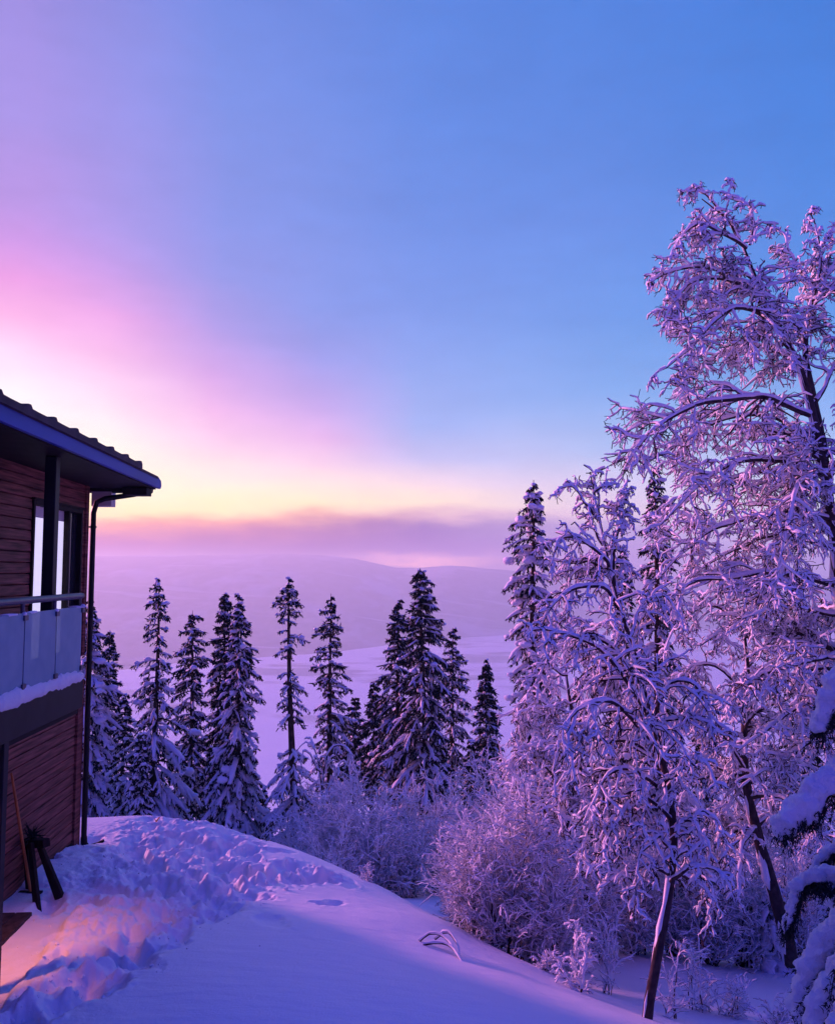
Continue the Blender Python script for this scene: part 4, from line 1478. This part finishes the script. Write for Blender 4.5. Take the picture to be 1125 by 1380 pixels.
birch("small arched birch among the far blue bushes", None, 205,
      [[(432, 1200, 17.5), (436, 1110, 17.5), (432, 1050, 17.5), (425, 1012, 17.5), (412, 1000, 17.5), (400, 1012, 17.5)]],
      [
          [(434, 1060, 17.5), (450, 1010, 17.5), (470, 1005, 17.5), (484, 1035, 17.5)],
          [(432, 1040, 17.5), (412, 1010, 17.4), (402, 1030, 17.4)],
          [(436, 1080, 17.5), (460, 1030, 17.7), (478, 1050, 17.8)],
      ], 0.04, auto=6, n1=6, n2=5, n3=2, droop=1.3, thick=0.014)


def bush(label, group, seed, px, py, d, top, spread, stems=16, thick=0.012, cover=0.95, n1=7, n2=5, droop=0.25, name="snowy_bush", cat="bush", r0=0.012, depth=1.0):
    """a many stemmed shrub: foot at (px, py), its crown reaching photo row top"""
    global rng
    rng = np.random.default_rng(seed)
    B = pt(px, py, d)
    zb = gz(B[0], B[1])
    H = pt(px, top, d)[2] - zb
    base = np.array([B[0], B[1], zb - 0.06])
    root = empty(name, base, label, cat, group)
    w = spread * d / F_PX
    N, K = stems, 9
    a = rng.uniform(0, 2 * np.pi, N)
    e = np.sqrt(rng.random(N)) * w
    hh = H * (0.28 + 0.84 * rng.random(N) ** 1.15) * (1 - 0.15 * (e / max(w, 1e-6)) ** 2)
    tip = np.stack([np.cos(a) * e, np.sin(a) * e * depth, hh], -1)
    s_ = np.linspace(0, 1, K)
    st = np.stack([rng.normal(0, 0.04 + 0.05 * w, N), rng.normal(0, 0.04 + 0.05 * w, N), -0.1 * rng.random(N)], -1)
    P = st[:, None, :] + (tip - st)[:, None, :] * np.stack([s_ ** 1.35, s_ ** 1.35, s_ ** 0.85], -1)[None]
    P[:, 1:, :] += np.cumsum(rng.normal(0, 0.012 * H, (N, K - 1, 3)), axis=1) * [1, 1, 0.3]
    R = r0 * (1 - 0.7 * s_)[None] * rng.uniform(0.6, 1.3, (N, 1))
    stm, sn = MB(), MB()
    stm.tubes(P, R, 5)
    P2, R2 = grow(P, R, n1, (0.08, 1.0), (18, 60), (0.2, 0.48), droop, 7, 0.17, 0.6)
    R2 = np.clip(R2, 0.003, 0.008)
    stm.tubes(P2, R2, 4)
    snow_on(sn, P[:, 2:], R[:, 2:], thick * 0.9, cover, 5, 0.3)
    snow_on(sn, P2, R2, thick, cover, 5, 0.32)
    if n2:
        P3, R3 = grow(P2, R2, n2, (0.15, 1.0), (22, 65), (0.3, 0.65), droop * 1.5, 6, 0.2, 0.7, lmin=0.08)
        R3 = np.clip(R3, 0.0025, 0.006)
        stm.tubes(P3, R3, 3)
        snow_on(sn, P3, R3, thick * 0.82, cover, 4, 0.32)
    stm.build("stems", TWIG, root)
    sn.build("snow", SNOW, root, True)
    return root


GBL = "frosted willow bushes in the hollow beyond the yard"
far_bushes = [
    (398, 1180, 17.2, 1075, 40, "frosted blue willow bush at the left end of the thicket"),
    (440, 1190, 16.4, 1062, 46, "frosted bush in front of the small arched birch"),
    (478, 1196, 16.0, 1050, 44, "dense frosted bush mid thicket below the open see-through spruce"),
    (512, 1198, 16.6, 1046, 44, "frosted bush below the small narrow spruce"),
    (545, 1198, 16.2, 1052, 44, "frosted bush before the skirt of the tallest central spruce"),
    (585, 1195, 17.0, 1058, 42, "frosted bush right of the tallest central spruce"),
    (500, 1204, 15.2, 1092, 46, "lower frosted bush at the front of the thicket, left one"),
    (550, 1202, 15.4, 1100, 40, "lower frosted bush at the front of the thicket, right one"),
    (458, 1214, 15.0, 1105, 44, "lower frosted bush showing over the snow edge at the thicket's left"),
    (622, 1185, 19.0, 1040, 46, "frosted dark bush beneath the compact pointed spruce"),
    (668, 1190, 18.0, 1030, 48, "frosted bush between the compact spruce and the snow-laden spruce"),
    (420, 1175, 19.0, 1050, 44, "shadowed bush behind the ragged spruce's foot"),
]
for k, (px, py, d, top, w, lb) in enumerate(far_bushes):
    bush(lb, GBL, 300 + k, px, py, d, top, w, stems=24, thick=0.010, n1=11, n2=6, droop=0.1)
GBP = "snowy bushes at the foot of the birches"
near_bushes = [
    (638, 1240, 10.4, 1100, 36, 13, "pinkish snowy bush standing farthest left at the mound's edge"),
    (672, 1262, 10.2, 1085, 42, 14, "wide snowy bush just right of the leftmost pink bush"),
    (715, 1285, 10.3, 1050, 44, 14, "tall snowy bush between the leftmost bushes and the drooping birch"),
    (620, 1225, 11.8, 1105, 36, 14, "small snowy bush peeping out behind the leftmost pink bush"),
    (690, 1255, 12.0, 1020, 56, 20, "tall tangled bush below the snow-laden spruce"),
    (748, 1300, 9.9, 1120, 40, 14, "low snowy bush left of the upright sapling"),
    (800, 1275, 12.2, 1080, 56, 20, "tangled bush behind the upright sapling"),
    (850, 1275, 12.6, 1110, 56, 18, "shadowed bush behind the thin leaning birch trunk"),
    (905, 1280, 12.8, 1120, 54, 18, "shadowed bush right of the thin leaning birch trunk"),
    (960, 1295, 12.4, 1120, 54, 18, "tangled shadowed bush beside the dark-stemmed birch"),
    (1000, 1300, 12.6, 1060, 60, 18, "tall shadowed bush behind the dark-stemmed birch"),
    (1080, 1310, 13.0, 1040, 60, 18, "bush behind the near snowy spruce"),
    (760, 1265, 14.0, 1060, 60, 18, "bush deep in the wood behind the pink-lit birch"),
    (930, 1260, 15.5, 1040, 70, 18, "blue shaded bush deep between the birch trunks"),
    (1060, 1270, 15.5, 1020, 70, 18, "blue shaded bush deep behind the dark-stemmed birch"),
]
for k, (px, py, d, top, w, st_, lb) in enumerate(near_bushes):
    bush(lb, GBP, 340 + k, px, py, d, top, w, stems=st_ + 4, thick=0.0092, n1=13, n2=5, droop=0.12)
GSA = "thin saplings in the snow at the lower right"
saplings = [
    (775, 1330, 8.7, 1175, 26, 5, 0.014, "upright snowy sapling with a dark stem at the mound's lower edge"),
    (905, 1360, 8.6, 1255, 22, 5, 0.006, "bare thin stems beside the leaning birch trunk"),
    (935, 1340, 9.4, 1200, 30, 6, 0.008, "sparse dark sapling between birch trunk and near spruce"),
    (985, 1350, 9.2, 1300, 36, 8, 0.007, "low spiky twigs at the bottom right, left of the near spruce"),
    (1040, 1385, 8.4, 1325, 30, 8, 0.007, "low spiky twigs at the foot of the near spruce"),
    (735, 1312, 9.2, 1262, 24, 6, 0.010, "small snowy tuft of twigs left of the upright sapling"),
    (825, 1330, 9.6, 1190, 22, 5, 0.008, "thin bare sapling right of the upright sapling"),
    (600, 1222, 13.5, 1190, 16, 5, 0.006, "few bare twigs poking from the hollow left of the pink bushes"),
    (495, 1190, 11.4, 1160, 10, 5, 0.006, "tiny tuft of twigs on the crest of the snow edge"),
]
for k, (px, py, d, top, w, st_, th, lb) in enumerate(saplings):
    bush(lb, GSA, 370 + k, px, py, d, top, w, stems=st_, thick=th, n1=7, n2=3, droop=0.15, name="sapling", cat="sapling", r0=0.012 if k == 0 else 0.007)

# ------------------------------------------------------------------ near spruce at the right edge
rng = np.random.default_rng(77)
ND = 4.9
tb = pt(1235, 1380, ND)
zb = gz(tb[0], tb[1]) - 0.1
nsr = empty("spruce_tree", (tb[0], tb[1], zb), "near spruce cut by the right edge, its boughs under fat pillows of snow", "spruce")
org = np.array([tb[0], tb[1], zb])
mb = MB()
zt = pt(1235, 700, ND)[2]
tz = np.linspace(0, 1, 10)
mb.tubes(np.stack([0 * tz, 0 * tz, tz * (zt - zb)], -1), 0.085 * (1 - tz) + 0.012, 9)
mb.build("trunk", SBARK, nsr, True)
boughs = [   # start row on the trunk, then the pads' line outward, in photo px and metres ahead
    [(1235, 850, 4.9), (1165, 890, 4.85), (1115, 930, 4.8), (1096, 975, 4.78)],
    [(1235, 985, 4.9), (1170, 1020, 4.7), (1105, 1060, 4.6), (1066, 1092, 4.55), (1052, 1105, 4.55)],
    [(1235, 1080, 4.9), (1170, 1115, 5.2), (1105, 1150, 5.3), (1085, 1175, 5.3)],
    [(1235, 1090, 4.9), (1170, 1140, 5.4), (1130, 1175, 5.5), (1112, 1215, 5.5)],
    [(1235, 1140, 4.9), (1150, 1175, 4.9), (1080, 1185, 4.9), (1060, 1215, 4.9), (1052, 1240, 4.9)],
    [(1235, 1165, 4.9), (1170, 1215, 4.5), (1110, 1270, 4.35), (1078, 1320, 4.3), (1068, 1350, 4.3)],
    [(1235, 1200, 4.9), (1170, 1265, 4.25), (1118, 1320, 4.1), (1092, 1372, 4.0), (1085, 1390, 4.0)],
    [(1235, 1180, 4.9), (1180, 1230, 4.1), (1150, 1300, 3.9), (1128, 1380, 3.8)],
    [(1235, 1220, 4.9), (1170, 1250, 5.2), (1110, 1290, 5.3), (1072, 1315, 5.3)],
    [(1235, 900, 4.9), (1260, 950, 4.2), (1280, 1000, 3.9)],
    [(1235, 800, 4.9), (1190, 830, 5.1), (1160, 870, 5.2)],
    [(1235, 1300, 4.9), (1170, 1370, 5.1), (1130, 1420, 5.1)],
    [(1235, 1000, 4.9), (1300, 1040, 4.9), (1350, 1090, 4.9)],
    [(1235, 1150, 4.9), (1310, 1200, 5.0), (1370, 1260, 5.0)],
    [(1235, 780, 4.9), (1270, 820, 4.9), (1300, 870, 4.9)],
    [(1235, 1060, 4.9), (1260, 1120, 5.5), (1280, 1160, 5.7)],
]
fatness = [0.115, 0.125, 0.06, 0.075, 0.07, 0.12, 0.125, 0.13, 0.075, 0.11, 0.09, 0.10, 0.12, 0.12, 0.10, 0.10]
bk, nd = MB(), MB()
pc, pr_ = [], []
for lb, fw in zip(boughs, fatness):
    fw *= 0.68
    P = resample([pt(q[0] + 9 * min(1, k_ / 2), q[1], q[2]) for k_, q in enumerate(lb)], 16) - org
    bk.tubes(P, np.linspace(0.022, 0.006, 16), 6)
    T = nrm(np.gradient(P, axis=0))
    S_ = nrm(np.cross(T, UP))
    for i in range(2, 16):
        f_ = i / 15
        wv = fw * (0.62 + 0.45 * math.sin(min(1, f_ * 1.02) * math.pi * 0.95))
        for q in range(3):
            pc.append(P[i] + T[i] * rng.normal(0, 0.03) + S_[i] * rng.normal(0, 0.25) * wv + np.array([0, 0, wv * 0.42]))
            rr_ = wv * rng.uniform(0.8, 1.0)
            pr_.append((rr_, rr_, rr_ * 0.72))
        # drooping fingers to either side
        if i > 3:
            for sgn in (-1, 1):
                if rng.random() < 0.5:
                    continue
                ln_ = fw * rng.uniform(1.3, 2.4) * (1.1 - 0.4 * f_)
                dv = nrm(T[i] * rng.uniform(0.5, 1.1) + S_[i] * sgn * rng.uniform(0.5, 1.0) + np.array([0, 0, -0.25]))
                cp = P[i] + np.array([0, 0, 0.25 * wv])
                for q in range(9):
                    dv = nrm(dv + np.array([0, 0, -0.16]) + rng.normal(0, 0.05, 3))
                    cp = cp + dv * ln_ / 8
                    rr_ = fw * (0.62 - 0.035 * q) * rng.uniform(0.85, 1.05)
                    kk = 16
                    dd = nrm(dv * 0.6 + rng.normal(0, 0.5, (kk, 3)) + np.array([0, 0, -0.5])) * rng.uniform(0.03, 0.06, (kk, 1))
                    nd.cards(cp + rng.normal(0, 0.3, (kk, 3)) * fw * 0.6 - np.array([0, 0, 0.3 * fw]), dd, nrm(np.cross(dd, rng.normal(size=(kk, 3)))), 0.006)
                    pc.append(cp)
                    pr_.append((rr_, rr_, rr_ * 0.85))
        for q in range(22):
            o_ = S_[i] * rng.uniform(-1.5, 1.5) * wv
            b0_ = P[i] + o_ + np.array([0, 0, -0.25 * wv])
            dv = nrm(T[i] * rng.uniform(0.1, 0.9) + S_[i] * rng.normal(0, 0.5) + np.array([0, 0, -0.9]))
            L_ = rng.uniform(0.06, 0.17)
            kk = 26
            along = rng.random((kk, 1))
            bb = b0_ + dv * L_ * along
            dd = nrm(dv * 0.8 + rng.normal(0, 0.5, (kk, 3))) * rng.uniform(0.018, 0.034, (kk, 1))
            nd.cards(bb, dd, nrm(np.cross(dd, rng.normal(size=(kk, 3)))), 0.005)
            if rng.random() < 0.25:
                bk.tubes(np.stack([b0_, b0_ + dv * L_ * 0.5, b0_ + dv * L_]), np.array([0.003, 0.0025, 0.002]), 4)
bk.build("branches", SBARK, nsr)
nd.build("needles", NEEDLE, nsr)
so = drift("snow", nsr, pc, np.array(pr_), vox=0.012)
for sz_, st_ in ((0.07, 0.055), (0.028, 0.022)):
    tx_ = bpy.data.textures.new("drift_lumps", 'CLOUDS')
    tx_.noise_scale = sz_
    dm = so.modifiers.new("lumps", 'DISPLACE')
    dm.texture = tx_
    dm.strength = st_
    dm.mid_level = 0.5

# ------------------------------------------------------------------ twigs on the snow
def arc(pts_px, r_):
    P = []
    for px, py, h in pts_px:
        q = on_yard(px, py)
        P.append((q[0], q[1], float(ground_z(np.array([q[0]]), np.array([q[1]]))[0]) + h))
    return resample(P, 12), np.linspace(r_, r_ * 0.5, 12)


TL = [[(565, 1268, 0.0), (580, 1268, 0.09), (600, 1276, 0.10), (622, 1294, 0.0)],
      [(570, 1272, 0.0), (590, 1276, 0.05), (608, 1284, 0.06), (624, 1296, -0.02)],
      [(586, 1270, 0.04), (602, 1272, 0.13), (616, 1282, 0.08), (620, 1292, 0.0)]]
t0 = np.array([*on_yard(595, 1278), 0.0])
t0[2] = gz(t0[0], t0[1])
bt = empty("bent_twig", t0, "bent dark twigs half buried in the smooth snow of the mound", "twig")
mb, ms = MB(), MB()
for tl in TL:
    P, R = arc(tl, 0.012)
    mb.tubes(P - t0, R, 6)
    snow_on(ms, (P - t0)[None], R[None], 0.008, 1, 5)
mb.build("stems", TWIG, bt, True)
ms.build("snow", SNOW, bt, True)
q = on_yard(208, 1108)
zq = float(ground_z(np.array([q[0]]), np.array([q[1]]))[0])
mb = MB()
mb.tubes(np.array([(0, 0, -0.05), (0.03, 0, 0.03), (0.08, 0, 0.10)]), np.array([0.012, 0.011, 0.008]), 6)
mb.tubes(np.array([(0.03, 0, 0.03), (0.0, 0.02, 0.07)]), np.array([0.008, 0.005]), 5)
o = mb.build("stick", ORANGEWOOD, None, True)
o.location = (q[0], q[1], zq)
tag(o, "short pale stick poking up from the crest of the trodden snow", "stick")

crng = np.random.default_rng(9)
rng = np.random.default_rng(9)
cx_, cy_, cs_ = [], [], []
for poly, nn, sp_ in ((RUT, 200, 0.22), (TRODDEN, 160, 0.75), (BANK, 50, 0.16), (RUT2, 50, 0.2)):
    poly = np.array(poly)
    for _ in range(nn):
        i = crng.integers(1 if poly is RUT else 0, len(poly) - 1)
        q = poly[i] + (poly[i + 1] - poly[i]) * crng.random() + crng.normal(0, sp_, 2)
        cx_.append(q[0])
        cy_.append(q[1])
        cs_.append(0.006 + 0.018 * crng.random() ** 4)
cx_, cy_, cs_ = map(np.array, (cx_, cy_, cs_))
cz_ = ground_z(cx_, cy_)
mb = MB()
mb.blobs(np.stack([cx_, cy_, cz_ + cs_ * 0.3], -1), cs_[:, None] * crng.uniform(0.7, 1.4, (len(cs_), 3)), 0.3)
tag(mb.build("snow_crumbs", SNOW), "loose crumbs of broken snow along the trodden track", "snow crumbs", kind='stuff')

# ------------------------------------------------------------------ haze
mb = MB()
mb.box(-4800, 4800, -4800, 4800, -215, HAZE_TOP)
m = bpy.data.materials.new("haze_air")
m.use_nodes = True
n, l = m.node_tree.nodes, m.node_tree.links
n.clear()
pv = n.new('ShaderNodeVolumePrincipled')
pv.inputs['Color'].default_value = (0.72, 0.96, 0.86, 1)
pv.inputs['Density'].default_value = HAZE_D
pv.inputs['Anisotropy'].default_value = 0.35
mo = n.new('ShaderNodeOutputMaterial')
l.new(pv.outputs[0], mo.inputs['Volume'])
tag(mb.build("haze", m), "pink haze lying over the valley", "haze", kind='stuff')
